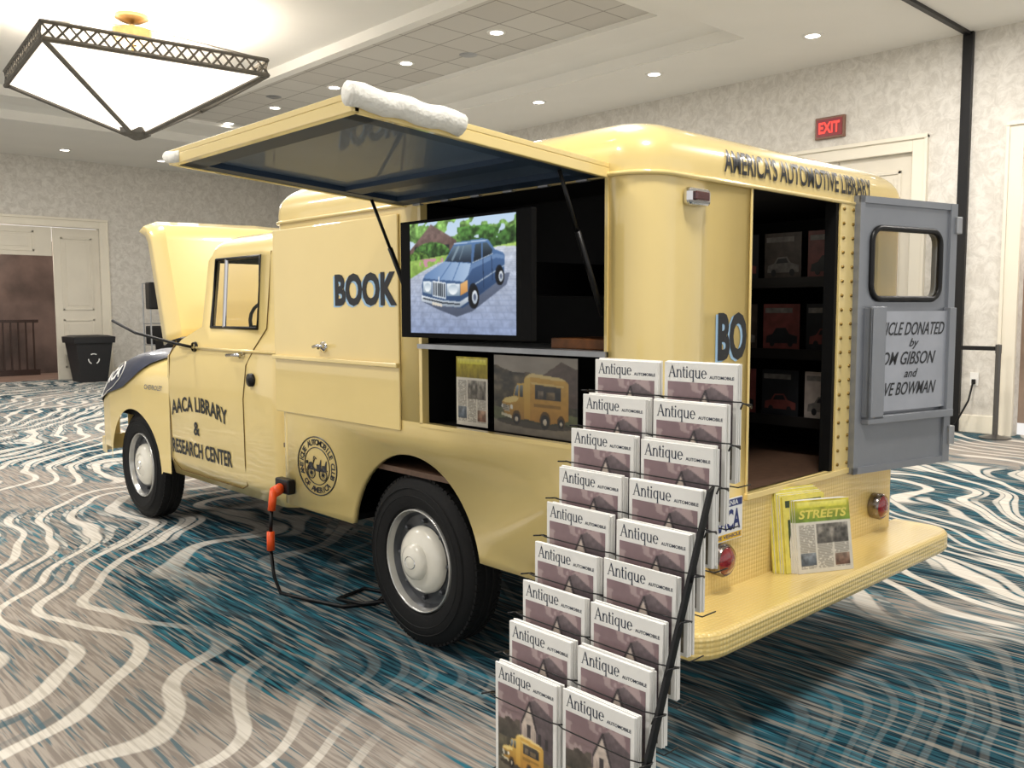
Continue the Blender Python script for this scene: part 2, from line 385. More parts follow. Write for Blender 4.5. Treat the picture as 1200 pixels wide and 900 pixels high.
def tilemat():
    m=mat('acoustic_tile','#C9C6BF',rough=.9)
    nt=m.node_tree;b=nt.nodes['Principled BSDF'];g=nt.nodes.new('ShaderNodeNewGeometry')
    t=nt.nodes.new('ShaderNodeTexBrick');t.offset=0;t.inputs['Scale'].default_value=1
    t.inputs['Brick Width'].default_value=.6;t.inputs['Row Height'].default_value=.6;t.inputs['Mortar Size'].default_value=.010
    t.inputs['Color1'].default_value=lin('#D4D1CA');t.inputs['Color2'].default_value=lin('#CAC6BF');t.inputs['Mortar'].default_value=lin('#9E9A92')
    nt.links.new(g.outputs['Position'],t.inputs['Vector']);nt.links.new(t.outputs['Color'],b.inputs['Base Color']);return m
TILE=tilemat()
def carpetmat():
    m=bpy.data.materials.new('swirl_carpet');m.use_nodes=True;nt=m.node_tree;b=nt.nodes['Principled BSDF']
    b.inputs['Roughness'].default_value=.95;b.inputs['Specular IOR Level'].default_value=.1
    L=nt.links.new
    g=nt.nodes.new('ShaderNodeNewGeometry');sp=nt.nodes.new('ShaderNodeSeparateXYZ');L(g.outputs['Position'],sp.inputs[0])
    def mth(op,*a):
        n=nt.nodes.new('ShaderNodeMath');n.operation=op
        for i,q in enumerate(a):
            if isinstance(q,(int,float)):n.inputs[i].default_value=q
            else:L(q,n.inputs[i])
        return n.outputs[0]
    def noise(scale,detail=1,off=(0,0,0),sc=(1,1,1),rot=0,dist=0):
        mp=nt.nodes.new('ShaderNodeMapping');mp.inputs['Location'].default_value=off;mp.inputs['Scale'].default_value=sc;mp.inputs['Rotation'].default_value=(0,0,rot)
        L(g.outputs['Position'],mp.inputs['Vector'])
        n=nt.nodes.new('ShaderNodeTexNoise');n.inputs['Scale'].default_value=scale;n.inputs['Detail'].default_value=detail;n.inputs['Distortion'].default_value=dist
        L(mp.outputs[0],n.inputs['Vector']);return n.outputs['Fac']
    def smooth(v,a,c):
        n=nt.nodes.new('ShaderNodeMapRange');n.interpolation_type='SMOOTHSTEP';n.inputs['From Min'].default_value=a;n.inputs['From Max'].default_value=c
        L(v,n.inputs['Value']);return n.outputs[0]
    def mix(f_,A,B):
        n=nt.nodes.new('ShaderNodeMix');n.data_type='RGBA'
        if isinstance(f_,(int,float)):n.inputs['Factor'].default_value=f_
        else:L(f_,n.inputs['Factor'])
        for k,q in (('A',A),('B',B)):
            if isinstance(q,tuple):n.inputs[k].default_value=q
            else:L(q,n.inputs[k])
        return n.outputs['Result']
    across=mth('SUBTRACT',mth('MULTIPLY',sp.outputs[0],.72),mth('MULTIPLY',sp.outputs[1],.55))
    n1=noise(.45,.5,(3.1,1.7,0));n2=noise(1.5,.3,(7,2,0))
    fld=mth('ADD',mth('MULTIPLY',across,3.6),mth('ADD',mth('MULTIPLY',n1,9),mth('MULTIPLY',n2,1.9)))
    def lines(v,k,ph,th,sf=.12):
        s_=mth('SINE',mth('ADD',mth('MULTIPLY',v,k*2*pi),ph));return smooth(s_,th-sf,th+sf)
    wide=lines(fld,1,0,.70)
    thin=lines(fld,2.0,1.3,.55,.25)
    mz=noise(.42,1,(11,5,0),dist=.3)
    mz2=noise(.55,1,(-4,9,0),dist=.3)
    streak=noise(1,3,(0,0,0),(75,3.2,1))
    streak2=noise(1,2,(5,0,0),(50,2.2,1))
    streak3=noise(1,2,(9,4,0),(34,1.6,1))
    taupe=mix(smooth(streak,.40,.6),lin('#857D76'),lin('#A39B92'))
    taupe=mix(smooth(streak2,.56,.63),taupe,lin('#5D6E75'))
    teal=mix(smooth(streak,.40,.60),lin('#0D222E'),lin('#2B5361'))
    teal=mix(smooth(streak3,.55,.62),teal,lin('#2F6A7A'))
    teal=mix(smooth(streak2,.54,.60),teal,lin('#85827B'))
    bx=mth('SUBTRACT',1,mth('MINIMUM',1,mth('ABSOLUTE',mth('MULTIPLY',mth('SUBTRACT',sp.outputs[0],.62),.62))))
    near=mth('SUBTRACT',1,smooth(sp.outputs[1],2.6,4.2))
    cor=mth('MULTIPLY',smooth(bx,.02,.30),near)
    msum=mth('ADD',mz,mth('ADD',mth('MULTIPLY',cor,.17),mth('MULTIPLY',smooth(sp.outputs[1],3.5,6),.05)))
    tm=smooth(mth('ADD',msum,mth('MULTIPLY',mth('SUBTRACT',streak3,.5),.45)),.50,.57)
    base=mix(tm,taupe,teal)
    cream=mix(smooth(streak,.35,.6),lin('#B9B3A9'),lin('#D3CEC5'))
    sel=mth('MULTIPLY',smooth(mz2,.36,.42),mth('SUBTRACT',1,mth('MULTIPLY',cor,.95)))
    lw=mth('MULTIPLY',wide,sel)
    lt=mth('MULTIPLY',mth('MULTIPLY',thin,mth('MULTIPLY',smooth(mz,.38,.44),mth('SUBTRACT',1,smooth(mz2,.50,.56)))),mth('SUBTRACT',1,mth('MULTIPLY',cor,.85)))
    col=mix(mth('MULTIPLY',lt,.85),base,mix(tm,lin('#3A5863'),cream))
    col=mix(lw,col,cream)
    L(col,b.inputs['Base Color'])
    fine=noise(260,2);bp=nt.nodes.new('ShaderNodeBump');bp.inputs['Strength'].default_value=.35;bp.inputs['Distance'].default_value=.004
    L(fine,bp.inputs['Height']);L(bp.outputs[0],b.inputs['Normal'])
    return m
CARPET=carpetmat()
X0,X1,Y0,Y1=-9,9.2,-7,19.25
tag(box('floor',(X0,Y0,-.1),(X1+.2,Y1+3,0),CARPET),'patterned teal and taupe carpet with cream swirls','floor',kind='structure')
def wallseg(name,boxes,m=WALLM,label='beige damask wallpaper wall',cat='wall'):
    g=G()
    for A,B in boxes:g.box(A,B)
    return tag(g.obj(name,m),label,cat,kind='structure')
wallseg('wall_far',[((X0,Y1,0),(1.5,Y1+.15,HL+.4)),((4.72,Y1,0),(X1,Y1+.15,HL+.4)),((1.5,Y1,3.36),(4.72,Y1+.15,HL+.4))])
DB=1.70
wallseg('wall_right',[((X1,Y0,0),(X1+.15,-.5,HL+.4)),((X1,DB,0),(X1+.15,2.98,HL+.4)),((X1,-.5,3.5),(X1+.15,DB,HL+.4)),((X1,5.0,0),(X1+.15,Y1,HL+.4)),((X1,2.98,3.5),(X1+.15,5.0,HL+.4))])
tag(box('baseboard_far',(4.9,Y1-.03,0),(X1,Y1,.22),TRIM,bevel=.01),'cream baseboard','baseboard',kind='structure')
tag(box('baseboard_right',(X1-.03,DB+.16,0),(X1,2.8,.22),TRIM,bevel=.01),'cream baseboard','baseboard',kind='structure')
tag(box('baseboard_right.001',(X1-.03,5.15,0),(X1,Y1-.03,.22),TRIM,bevel=.01),'cream baseboard','baseboard',kind='structure')
def casing(name,axis,a,b,top,pl):
    g=G()
    for (u0,u1,z0,z1,d) in ((a-.16,a,0,top+.16,.05),(b,b+.16,0,top+.16,.05),(a,b,top,top+.16,.05),(a-.19,a-.15,0,top+.19,.07),(b+.15,b+.19,0,top+.19,.07),(a-.19,b+.19,top+.15,top+.2,.08)):
        if axis=='y':g.box((pl-d,u0,z0),(pl,u1,z1))
        else:g.box((u0,pl-d,z0),(u1,pl,z1))
    return tag(g.obj(name,TRIM,bevel=.006),'cream moulded door casing','trim',kind='structure')
casing('trim_1','x',1.5,4.72,3.36,Y1)
casing('trim_2','y',2.98,5.0,3.5,X1)
casing('trim_3','y',-.5,DB,3.5,X1)
DOORP=mat('door_cream_paint','#DAD3C3',rough=.5,noise=.03,nscale=3)
def door(name,axis,a,b,z0,z1,pl,th=.05,rows=((.08,.4),(.46,.94))):
    g=G();w=b-a;h=z1-z0
    def bx(u0,u1,zz0,zz1,d0,d1):
        if axis=='y':g.box((pl+d0,u0,zz0),(pl+d1,u1,zz1))
        else:g.box((u0,pl+d0,zz0),(u1,pl+d1,zz1))
    bx(a,b,z0,z1,0,th)
    for q0,q1 in rows:
        A,B=a+w*.16,b-w*.16;C,D=z0+h*q0,z0+h*q1
        for u0,u1,c0,c1 in ((A,A+.04,C,D),(B-.04,B,C,D),(A,B,C,C+.04),(A,B,D-.04,D)):bx(u0,u1,c0,c1,-.018,0)
        bx(A+.1,B-.1,C+.1,D-.1,-.01,0)
    return tag(g.obj(name,DOORP,bevel=.004),'cream panelled double door leaf','door',kind='structure')
door('door_1','x',3.76,4.72,0,3.34,Y1+.03)
door('door_2','x',1.5,3.74,2.72,3.34,Y1+.03,rows=((.15,.85),))
door('door_3','y',2.98,3.98,0,3.5,X1+.03);door('door_4','y',4.0,5.0,0,3.5,X1+.03)
HALLM=mat('hall_wall_brown','#5A4A44',rough=.6,noise=.6,nscale=1.3)
HALLF=mat('hall_floor','#8E7466',rough=.35,noise=.2,nscale=2)
tag(box('wall_hall',(.5,Y1+2.4,0),(5.5,Y1+2.5,3.2),HALLM),'brown corridor wall beyond the doorway','wall',kind='structure')
tag(box('floor_hall',(.5,Y1+.16,0.002),(5.5,Y1+2.4,.012),HALLF),'warm wooden corridor floor','floor',kind='structure')
g=G()
for i in range(9):g.box((2.5+i*.16,Y1+1.9,.15),(2.53+i*.16,Y1+1.93,1.25))
g.box((2.4,Y1+1.88,1.25),(3.9,Y1+1.95,1.32));g.box((2.4,Y1+1.88,.012),(3.9,Y1+1.95,.15))
tag(g.obj('stair_railing',mat('rail_wood','#2E1C16',rough=.4,noise=.2)),'dark wooden corridor railing','railing')
tag(box('wall_side_room',(X1+1.4,-1,0),(X1+1.5,3,3.6),mat('side_room_brown','#A08A78',rough=.6,noise=.35,nscale=1.5)),'brown wall beyond the side doorway','wall',kind='structure')
# ceiling
g=G()
TX1,TY0,TY1=7.4,4.33,15.5
g.box((TX1,Y0,HL),(X1,Y1,HL+.1));g.box((X0,Y0,HL),(TX1,TY0,HL+.1));g.box((X0,TY1,HL),(TX1,Y1,HL+.1))
g.box((TX1-.02,TY0,HL+.012),(TX1+.02,TY1,HL+.32));g.box((X0,TY0-.04,HL+.012),(TX1,TY0+.004,HL+.32));g.box((X0,TY1-.004,HL+.012),(TX1,TY1+.04,HL+.32))
g.poly([(TX1-.02,TY0,HL+.16),(TX1-.02,TY1,HL+.16),(TX1-.4,TY1-.34,HL+.22),(TX1-.4,TY0+.34,HL+.22)])
g.poly([(TX1-.02,TY0,HL+.16),(X0,TY0,HL+.16),(X0,TY0+.34,HL+.22),(TX1-.4,TY0+.34,HL+.22)])
g.poly([(TX1-.02,TY1,HL+.16),(X0,TY1,HL+.16),(X0,TY1-.34,HL+.22),(TX1-.4,TY1-.34,HL+.22)])
g.box((6.45,TY0+.3,HL+.205),(TX1-.36,TY1-.3,HL+.42))
g.box((X0,TY0+.3,HL+.205),(6.45,TY0+.6,HL+.42));g.box((X0,TY1-.9,HL+.205),(6.45,TY1-.3,HL+.42))
g.box((X0,Y0,HL+.45),(X1,Y1,HL+.5))  # unseen cover slab added above the tray to block world light leaks
tag(g.obj('ceiling',CEIL),'white plaster tray ceiling','ceiling',kind='structure')
tag(box('ceiling.001',(4.65,TY0+.6,5.1),(6.45,TY1-.9,5.2),TILE),'grey acoustic tile ceiling strip','ceiling',kind='structure')
g=G();g.box((X0,TY0+.6,5.2),(4.65,TY1-.9,5.27));g.box((4.5,TY0+.6,5.06),(4.65,TY1-.9,5.2))
tag(g.obj('ceiling.002',CEIL),'white plaster coffer above the chandelier','ceiling',kind='structure')

# downlights
EML=mat('lamp_glow','#FFF8EC',emis=12,rough=.5,noise=.01)
LP=[(5.6,y,5.1) for y in (6.87,8.82,10.75,12.7,14.5)]+[(7.9,y,HL) for y in (-1.2,1.2,3.7,6.1,8.4,10.7,13,15.3)]+[(x,18,HL) for x in (-.4,1.7,3.7,5.7,7.7)]+[(x,y,HL) for x in (-6,-3.3,-.6,2.1,4.8) for y in (-4.5,-1.2,2.2)]
first=None
for i,(x,y,z) in enumerate(LP):
    if first is None:
        t=thing('downlight',(x,y,z),'round recessed ceiling downlight with white trim','ceiling light','recessed downlights')
        G().lathe([(.085,-.012),(.115,-.018),(.125,-.006),(.125,0)],(x,y,z),'z',24).obj('trim_ring',CEIL,t,smooth=True)
        G().lathe([(.001,-.008),(.085,-.010)],(x,y,z),'z',24).obj('lens',EML,t)
        first=t;kids=[o for o in bpy.data.objects if o.parent==t]
    else:
        t=first.copy();link(t);t.location=(x,y,z)
        for k in kids:
            q=k.copy();link(q);q.parent=t
for x,y in ((6.0,7.9),(5.2,12.0)):
    t=thing('ceiling_speaker',(x,y,5.1),'round grey speaker grille set into ceiling tile','speaker','ceiling speakers')
    G().lathe([(.001,-.01),(.1,-.012),(.13,0)],(x,y,5.1),'z',24).obj('grille',ALU,t,smooth=True)

# exit sign
t=thing('exit_sign',(X1,4.1,3.84),'red lit exit sign in a brown frame on the wall','exit sign')
box('housing',(X1-.05,3.89,3.82),(X1,4.31,4.11),mat('sign_frame','#7E5A48',rough=.4,noise=.1),t,bevel=.008)
box('face',(X1-.058,3.92,3.85),(X1-.05,4.28,4.08),mat('sign_dark_red','#7E2A30',rough=.4,emis=.2,noise=.1),t)
text_on('lettering','EXIT',(X1-.062,4.25,3.89),(0,-1,0),(0,0,1),.30,.15,mat('sign_red_glow','#F0443C',emis=.9,noise=.02),t,bold=.03)
t=tag(box('wall_partition_post',(X1-.06,2.30,0),(X1,2.42,HL),BLK,bevel=.005),'tall black movable partition jamb on the wall','partition post')
tag(box('partition_track',(X1-2.3,2.33,HL-.04),(X1-.06,2.39,HL),BLK),'black partition track on the ceiling','ceiling track')
t=thing('wall_outlet',(X1,2.15,.6),'white wall socket with a black plug','wall outlet')
box('plate',(X1-.012,2.10,.58),(X1,2.20,.74),WHITE,t,bevel=.004)
box('plug',(X1-.05,2.13,.6),(X1-.012,2.17,.66),BLK,t,bevel=.006)
G().tube([(X1-.05,2.15,.62),(X1-.12,2.17,.4),(X1-.16,2.3,.1),(X1-.1,2.45,.02),(X1-.2,2.9,.012)],.012).obj('cord',BLK,t,smooth=True)
t=thing('stanchion',(8.85,1.78,0),'black belt barrier post with retractable belt beside the wall','stanchion')
G().lathe([(.17,0),(.17,.015),(.05,.04),(.03,.05),(.03,1.0),(.034,1.0),(.034,1.1),(.001,1.11)],(8.85,1.78,0),'z',24).obj('post',mat('post_grey','#6A6866',rough=.3,metal=.8,noise=.05),t,smooth=True,auto=40)
g=G();g.box((8.85,1.8,1.03),(8.855,2.3,1.08));g.obj('belt',BLK,t)

# chandelier
CX,CY=2.03,9.73;rot=math.radians(-6);hw=1.25
GLOW=mat('chandelier_glass','#FFF5E6',emis=1.6,rough=.5,noise=.03,nscale=1.5)
IRON=mat('chandelier_pewter','#6A665F',rough=.4,metal=.6,noise=.15)
GOLD=mat('chandelier_brass','#A08050',rough=.35,metal=.6,noise=.1)
t=thing('chandelier',(CX,CY,3.66),'large square inverted pyramid chandelier with glowing glass','chandelier')
def C(x,y,z):return (CX+x*math.cos(rot)-y*math.sin(rot),CY+x*math.sin(rot)+y*math.cos(rot),z)
q=[(-1,-1),(1,-1),(1,1),(-1,1)]
g=G();zr,za=4.42,3.76
for i in range(4):
    A,B=q[i],q[(i+1)%4];k=hw-.04;s_=.09
    g.poly([C(A[0]*k,A[1]*k,zr),C(B[0]*k,B[1]*k,zr),C(B[0]*s_,B[1]*s_,za),C(A[0]*s_,A[1]*s_,za)])
g.obj('shade',GLOW,t)
g=G()
for i in range(4):
    A,B=q[i],q[(i+1)%4]
    for z,rad in ((zr-.01,.03),(zr+.17,.025)):g.tube([C(A[0]*hw,A[1]*hw,z),C(B[0]*hw,B[1]*hw,z)],rad,n=6)
    N=18
    for j in range(N):
        f0,f1=j/N,(j+1)/N
        P=lambda f_,z:C((A[0]+(B[0]-A[0])*f_)*hw,(A[1]+(B[1]-A[1])*f_)*hw,z)
        g.tube([P(f0,zr),P((f0+f1)/2,zr+.08),P(f1,zr+.16)],.013,n=5);g.tube([P(f1,zr),P((f0+f1)/2,zr+.08),P(f0,zr+.16)],.013,n=5)
    g.tube([C(A[0]*(hw-.02),A[1]*(hw-.02),zr-.01),C(A[0]*.09,A[1]*.09,za-.01)],.03,n=6)
g.obj('lattice_rim',IRON,t)
g=G();g.lathe([(.2,.1),(.19,.04),(.12,.0),(.05,-.03),(.001,-.04)],(CX,CY,3.71),'z',4).obj('finial',IRON,t)
g=G();g.lathe([(.02,4.4),(.02,5.1),(.12,5.12),(.2,5.16),(.2,5.2)],(CX,CY,0),'z',16)
g.lathe([(.05,4.84),(.22,4.88),(.24,5.02),(.05,5.05)],(CX,CY,0),'z',16);g.obj('stem',GOLD,t,smooth=True,auto=40)
g=G()
for A in q:g.tube([C(A[0]*hw,A[1]*hw,zr+.17),C(A[0]*.08,A[1]*.08,5.05)],.012,n=5)
g.obj('suspension_wire',IRON,t)

# trash bin and black cart at the far wall
BIN=mat('bin_black','#1A1A1C',rough=.55,noise=.1)
t=thing('trash_can',(4.12,18.35,0),'black square recycling bin with flared lid beside the door','trash can')
g=G();x,y=4.12,18.35
for z0,z1,a0,a1 in ((0,.84,.27,.37),(.84,.97,.41,.42),(.97,1.0,.42,.3)):
    V=[(x+sx*a_,y+sy*a_,z) for z,a_ in ((z0,a0),(z1,a1)) for sx,sy in ((-1,-1),(1,-1),(1,1),(-1,1))]
    g.add(V,[(0,1,5,4),(1,2,6,5),(2,3,7,6),(3,0,4,7),(0,3,2,1),(4,5,6,7)])
g.obj('bin_body',BIN,t)
g=G()
for k in range(3):
    a0=pi/2+k*2*pi/3
    P=[(x-.02+.11*math.cos(a0+s_*.55),y-.345,.5+.11*math.sin(a0+s_*.55)) for s_ in (-1,-.3,.3,1)]
    g.tube(P,.012,n=5)
g.obj('recycling_mark',WHITE,t)
t=thing('utility_cart',(5.2,17.2,0),'black folding cart with dark cases and wire frame','cart')
g=G()
for x in (4.95,5.45):
    for y in (17.0,17.4):g.tube([(x,y,0),(x,y,2.1)],.018)
for z in (.35,.8,1.25,2.1):
    g.tube([(4.95,17,z),(5.45,17,z),(5.45,17.4,z),(4.95,17.4,z)],.014,closed=True,n=6)
g.obj('frame',ALU,t)
box('case',(4.92,16.95,1.55),(5.40,17.2,2.12),BLK,t,bevel=.03);box('case',(4.97,17,.81),(5.43,17.38,1.2),BLK,t,bevel=.03)
tag(box('equipment_case',(4.75,16.0,0),(5.7,16.5,.62),BLK,bevel=.03),'black equipment case on the carpet','case')
tag(box('equipment_case.001',(4.8,16.02,.621),(5.5,16.45,.95),BLK,bevel=.03),'black equipment case stacked on another case','case')

# ------------------------------------------------------------------ truck
W2=2.03;L2=2.537;ZR=1.985;RC=.13
TR=thing('bookmobile_truck',(1.0,2.7,0),'vintage pale yellow bookmobile truck with open hood and side hatch','truck')
ys=[RC,.165,1.2355,1.3615,L2-RC];xs=[RC,.629,1.324,1.45,W2-RC]
P=rr(0,W2,0,L2,RC,ys,xs,8)
zl=[.486,.813,1.0324,1.978,1.99]
g=G();n=len(P)
for z in zl:
    for x,y in P:g.V.append((x,y,z))
for i in range(len(zl)-1):
    for j in range(n):
        j2=(j+1)%n;mx=(P[j][0]+P[j2][0])/2;my=(P[j][1]+P[j2][1])/2;mz=(zl[i]+zl[i+1])/2
        flatside=(mx<1e-4 or mx>W2-1e-4)
        if flatside and mz<1.03:continue
        if mx<1e-4 and .165<my<1.2355 and 1.03<mz<1.979:continue
        if my<1e-4 and .629<mx<1.324 and mz>.813:continue
        g.F.append((i*n+j,i*n+j2,(i+1)*n+j2,(i+1)*n+j));g.M.append(0)
AY,AZ,AR=1.32,.40,.48
ya=math.sqrt(AR**2-(.486-AZ)**2)
for x in (0,W2):
    pl=[(x,RC,.486),(x,AY-ya,.486)]
    th0=math.atan2(.086,ya)
    for k in range(1,36):
        th=(pi-th0)-(pi-2*th0)*k/36
        pl.append((x,AY+AR*math.cos(th),AZ+AR*math.sin(th)))
    pl.append((x,AY+ya,.486));pl+=[(x,ys[-1],.486),(x,ys[-1],1.0324),(x,RC,1.0324)]
    g.poly(pl)
body=mesh('cargo_body',g.V,g.F,[YEL,DARK],TR,True,fm=g.M,auto=35)
bm=bmesh.new();bm.from_mesh(body.data);bmesh.ops.remove_doubles(bm,verts=bm.verts,dist=1e-5);bmesh.ops.triangulate(bm,faces=[f_ for f_ in bm.faces if len(f_.verts)>4])
oc=Vector((W2/2,L2/2,0))-WL[body.name]
fl=[]
for f_ in bm.faces:
    f_.normal_update();c_=f_.calc_center_median()-oc
    o_=Vector((c_.x/(W2/2),c_.y/(L2/2),0))
    if abs(f_.normal.x)>.99:s_=f_.normal.x*o_.x
    elif abs(f_.normal.y)>.99:s_=f_.normal.y*o_.y
    else:s_=f_.normal.dot(o_)
    if s_<0:fl.append(f_)
if fl:bmesh.ops.reverse_faces(bm,faces=fl)
bm.to_mesh(body.data);bm.free()
s=body.modifiers.new('sol','SOLIDIFY');s.thickness=.03;s.offset=-1;s.material_offset=1;s.material_offset_rim=0
RE=3.6
def prof(d):
    q_=min(max(d,0)/.46,1)
    return ZR+.195*(1-(1-q_)**RE)**(1/RE)+.07*(1-((W2/2-d)/(W2/2))**2)
def roofmesh(x0,x1,y0,y1,r,pf,ds,name,m):
    ysr=[y0+r+(y1-y0-2*r)*k/8 for k in range(9)];xsr=[x0+r+(x1-x0-2*r)*k/8 for k in range(9)]
    Q=rr(x0,x1,y0,y1,r,ysr,xsr,8);cx,cy=(x0+x1)/2,(y0+y1)/2;hx,hy=(x1-x0)/2,(y1-y0)/2
    g=G();N=len(Q)
    for d in ds:
        kx=(hx-d)/hx;ky=(hy-d)/hy
        for X,Y in Q:g.V.append((cx+(X-cx)*kx,cy+(Y-cy)*ky,pf(d)))
    for i in range(len(ds)-1):
        for j in range(N):g.F.append((i*N+j,i*N+(j+1)%N,(i+1)*N+(j+1)%N,(i+1)*N+j));g.M.append(0)
    o=g.obj(name,m,TR,smooth=True);return o
ds=[0,.0001,.0004,.001,.002,.004,.007,.011,.016,.023,.032,.045,.06,.08,.105,.135,.17,.21,.26,.32,.38,.46,.6,.8,1.0]
roof=roofmesh(-.006,W2+.006,-.006,L2+.006,.14,prof,ds,'roof',YEL)
Q=rr(-.008,W2+.008,-.008,L2+.008,.14,ys,xs,8)
G().tube([(x,y,ZR) for x,y in Q],.009,closed=True,n=6).obj('drip_rail',YEL,TR,smooth=True)
box('interior_ceiling',(.04,.04,1.99),(W2-.04,L2-.04,2.0),DARK,TR)
box('interior_wall',(W2-.05,.04,.81),(W2-.035,L2-.04,1.99),DARK,TR)
# roof lettering
V,F=textgeo("AMERICA'S AUTOMOTIVE LIBRARY",1,.25,.018)
P2=fit(V,.43,1.62,2.018,2.108)
P2,F=slice_mesh(P2,F,[2.018+.09*k/10 for k in range(1,10)])
def inv(z):
    lo,hi=0,.3
    for _ in range(40):
        md=(lo+hi)/2
        if prof(md)<z:lo=md
        else:hi=md
    return lo
mesh('roof_lettering',[(x,inv(z)-.006-.005,z+.002) for x,z in P2],F,LETTER,TR,label='black casual lettering across the roof edge')
box('side_compartment_door',(-.012,1.375,.985),(0,2.50,1.95),YEL,TR,bevel=.006)
box('door_ledge',(-.032,1.37,1.268),(-.012,2.505,1.29),YEL,TR,bevel=.006)
g=G();g.lathe([(.028,0),(.026,-.012),(.012,-.02),(.012,-.035)],(-.012,2.0,1.345),'x',16)
g.tube([(-.047,1.955,1.35),(-.05,2.0,1.352),(-.047,2.045,1.345)],.009);g.obj('door_handle',CHR,TR,smooth=True,label='chrome T handle')
for nm,off,m_ in (('lettering_shadow',.0006,LBLUE),('lettering',.0014,LETTER)):
    dy=.014 if nm=='lettering_shadow' else 0
    text_on(nm,'BOOK',(-.0125,1.89+dy,1.545-dy*.5),(0,-1,0),(0,0,1),.51,.155,m_,TR,off=off,bold=.045)
    V,F=textgeo('BO',1,0,.045);P2=fit(V,.42-dy,.612-dy,1.335-dy*.4,1.515-dy*.4)
    mesh(nm,[(x,-.0006-off,z) for x,z in P2],F,m_,TR)
# emblem
g=G();ey,ez=2.11,.73
for R0,w_ in ((.188,.004),(.120,.003)):
    g.tube([(-.002,ey+R0*math.cos(2*pi*k/40),ez+R0*math.sin(2*pi*k/40)) for k in range(40)],w_,closed=True,n=5)
def arc_text(g,txt,R0,size,a_mid,span,flip=False):
    nn=len(txt)
    for i,ch in enumerate(txt):
        if ch==' ':continue
        V,F=textgeo(ch,size,0,.0016,align='CENTER')
        an=a_mid+(span/2-span*i/(nn-1))*(1 if not flip else -1)
        ru=an-pi/2 if not flip else an+pi/2
        cy_,cz_=R0*math.cos(an),R0*math.sin(an)
        VV=[]
        for v in V:
            hx=v.x;hz=v.y-size*.35
            a2=cy_+hx*math.cos(ru)-hz*math.sin(ru);b2=cz_+hx*math.sin(ru)+hz*math.cos(ru)
            VV.append((-.0022,ey-a2,ez+b2))
        g.add(VV,F)
arc_text(g,'ANTIQUE AUTOMOBILE CLUB',.154,.050,pi/2,3.9)
arc_text(g,'OF AMERICA',.154,.050,-pi/2,1.5,True)
for cy_,R0 in ((2.165,.036),(2.052,.036)):
    for rf in (1,.25):g.tube([(-.003,cy_+R0*rf*math.cos(2*pi*k/20),.680+R0*rf*math.sin(2*pi*k/20)) for k in range(20)],.0028,closed=True,n=5)
    for k in range(6):g.tube([(-.003,cy_+R0*math.cos(pi*k/6),.680+R0*math.sin(pi*k/6)),(-.003,cy_-R0*math.cos(pi*k/6),.680-R0*math.sin(pi*k/6))],.0011,n=4)
X_=-.0032
g.poly([(X_,2.20,.700),(X_,2.20,.712),(X_,2.02,.712),(X_,2.02,.700)])
g.poly([(X_,2.195,.712),(X_,2.19,.745),(X_,2.155,.75),(X_,2.15,.712)])
g.poly([(X_,2.11,.712),(X_,2.115,.74),(X_,2.085,.742),(X_,2.075,.775),(X_,2.068,.775),(X_,2.07,.712)])
g.poly([(X_,2.06,.712),(X_,2.06,.74),(X_,2.035,.742),(X_,2.022,.775),(X_,2.015,.772),(X_,2.02,.712)])
g.tube([(X_,2.15,.735),(X_,2.125,.785)],.0024,n=5);g.tube([(X_,2.135,.79),(X_,2.112,.775)],.0024,n=5)
g.tube([(X_,2.205,.735),(X_,2.205,.755)],.007,n=6);g.tube([(X_,2.148,.712),(X_,2.14,.79)],.0018,n=4)
g.tube([(X_,2.21,.69),(X_,2.195,.722),(X_,2.15,.725),(X_,2.12,.698),(X_,2.09,.698)],.0022,n=5);g.tube([(X_,2.09,.72),(X_,2.05,.727),(X_,2.01,.71)],.0022,n=5)
g.V=[(v[0],v[1],ez+(v[2]-ez)*.80) for v in g.V]
g.obj('club_emblem',LETTER,TR,label='round black antique automobile club emblem')
g=G()
g.box((-.006,1.215,1.03),(.03,1.2355,1.978));g.box((-.006,.165,1.03),(.03,.178,1.978));g.box((-.006,.165,1.018),(.03,1.2355,1.034))
g.obj('hatch_frame',YEL,TR)
g=G();g.box((-.015,.165,1.36),(.4,1.2355,1.38));g.obj('counter_strip',ALU,TR,label='aluminium counter edge')
g=G();g.box((.40,.05,1.03),(.42,1.35,1.985));g.box((.03,.165,1.0),(.40,1.2355,1.03));g.box((.03,1.24,1.03),(.4,1.26,1.98));g.box((.03,.14,1.03),(.4,.16,1.98))
g.obj('hatch_compartment',DARK,TR)
g=G()
g.box((1.324,-.012,.80),(1.45,0,1.985));g.box((.621,-.008,.80),(.632,0,1.985));g.box((.612,-.02,.79),(1.45,.0,.815))
g.obj('rear_door_frame',YEL,TR,bevel=.003)
box('door_jamb',(1.300,.0,.80),(1.326,.05,1.985),DARK,TR)
g=G()
for x in (1.345,1.43):
    for k in range(19):g.lathe([(.008,-.012),(.007,-.018),(.001,-.02)],(x,0,.84+k*.062),'y',8)
g.obj('frame_bolt',mat('bolt_bronze','#8A7038',rough=.35,metal=.7,noise=.1),TR,smooth=True,label='row of frame bolts')['kind']='stuff'
FLM=mat('interior_floor_brown','#5A4334',rough=.5,noise=.2,nscale=30)
box('interior_floor',(.03,.03,.78),(W2-.03,L2-.03,.805),FLM,TR)
g=G()
for z in (.95,1.28,1.63):
    g.box((1.62,.06,z),(1.99,1.6,z+.02));g.box((1.61,.06,z),(1.625,1.6,z+.05))
g.box((1.62,.04,.81),(1.99,.06,1.95));g.box((1.62,1.6,.81),(1.99,1.62,1.95))
for z in (.95,1.28,1.63):g.box((.43,1.9,z),(1.6,2.2,z+.02))
g.obj('bookshelf',mat('shelf_black','#151312',rough=.5,noise=.1),TR)
box('tread_riser',(.13,-.010,.47),(W2-.13,0,.79),TREAD,TR)
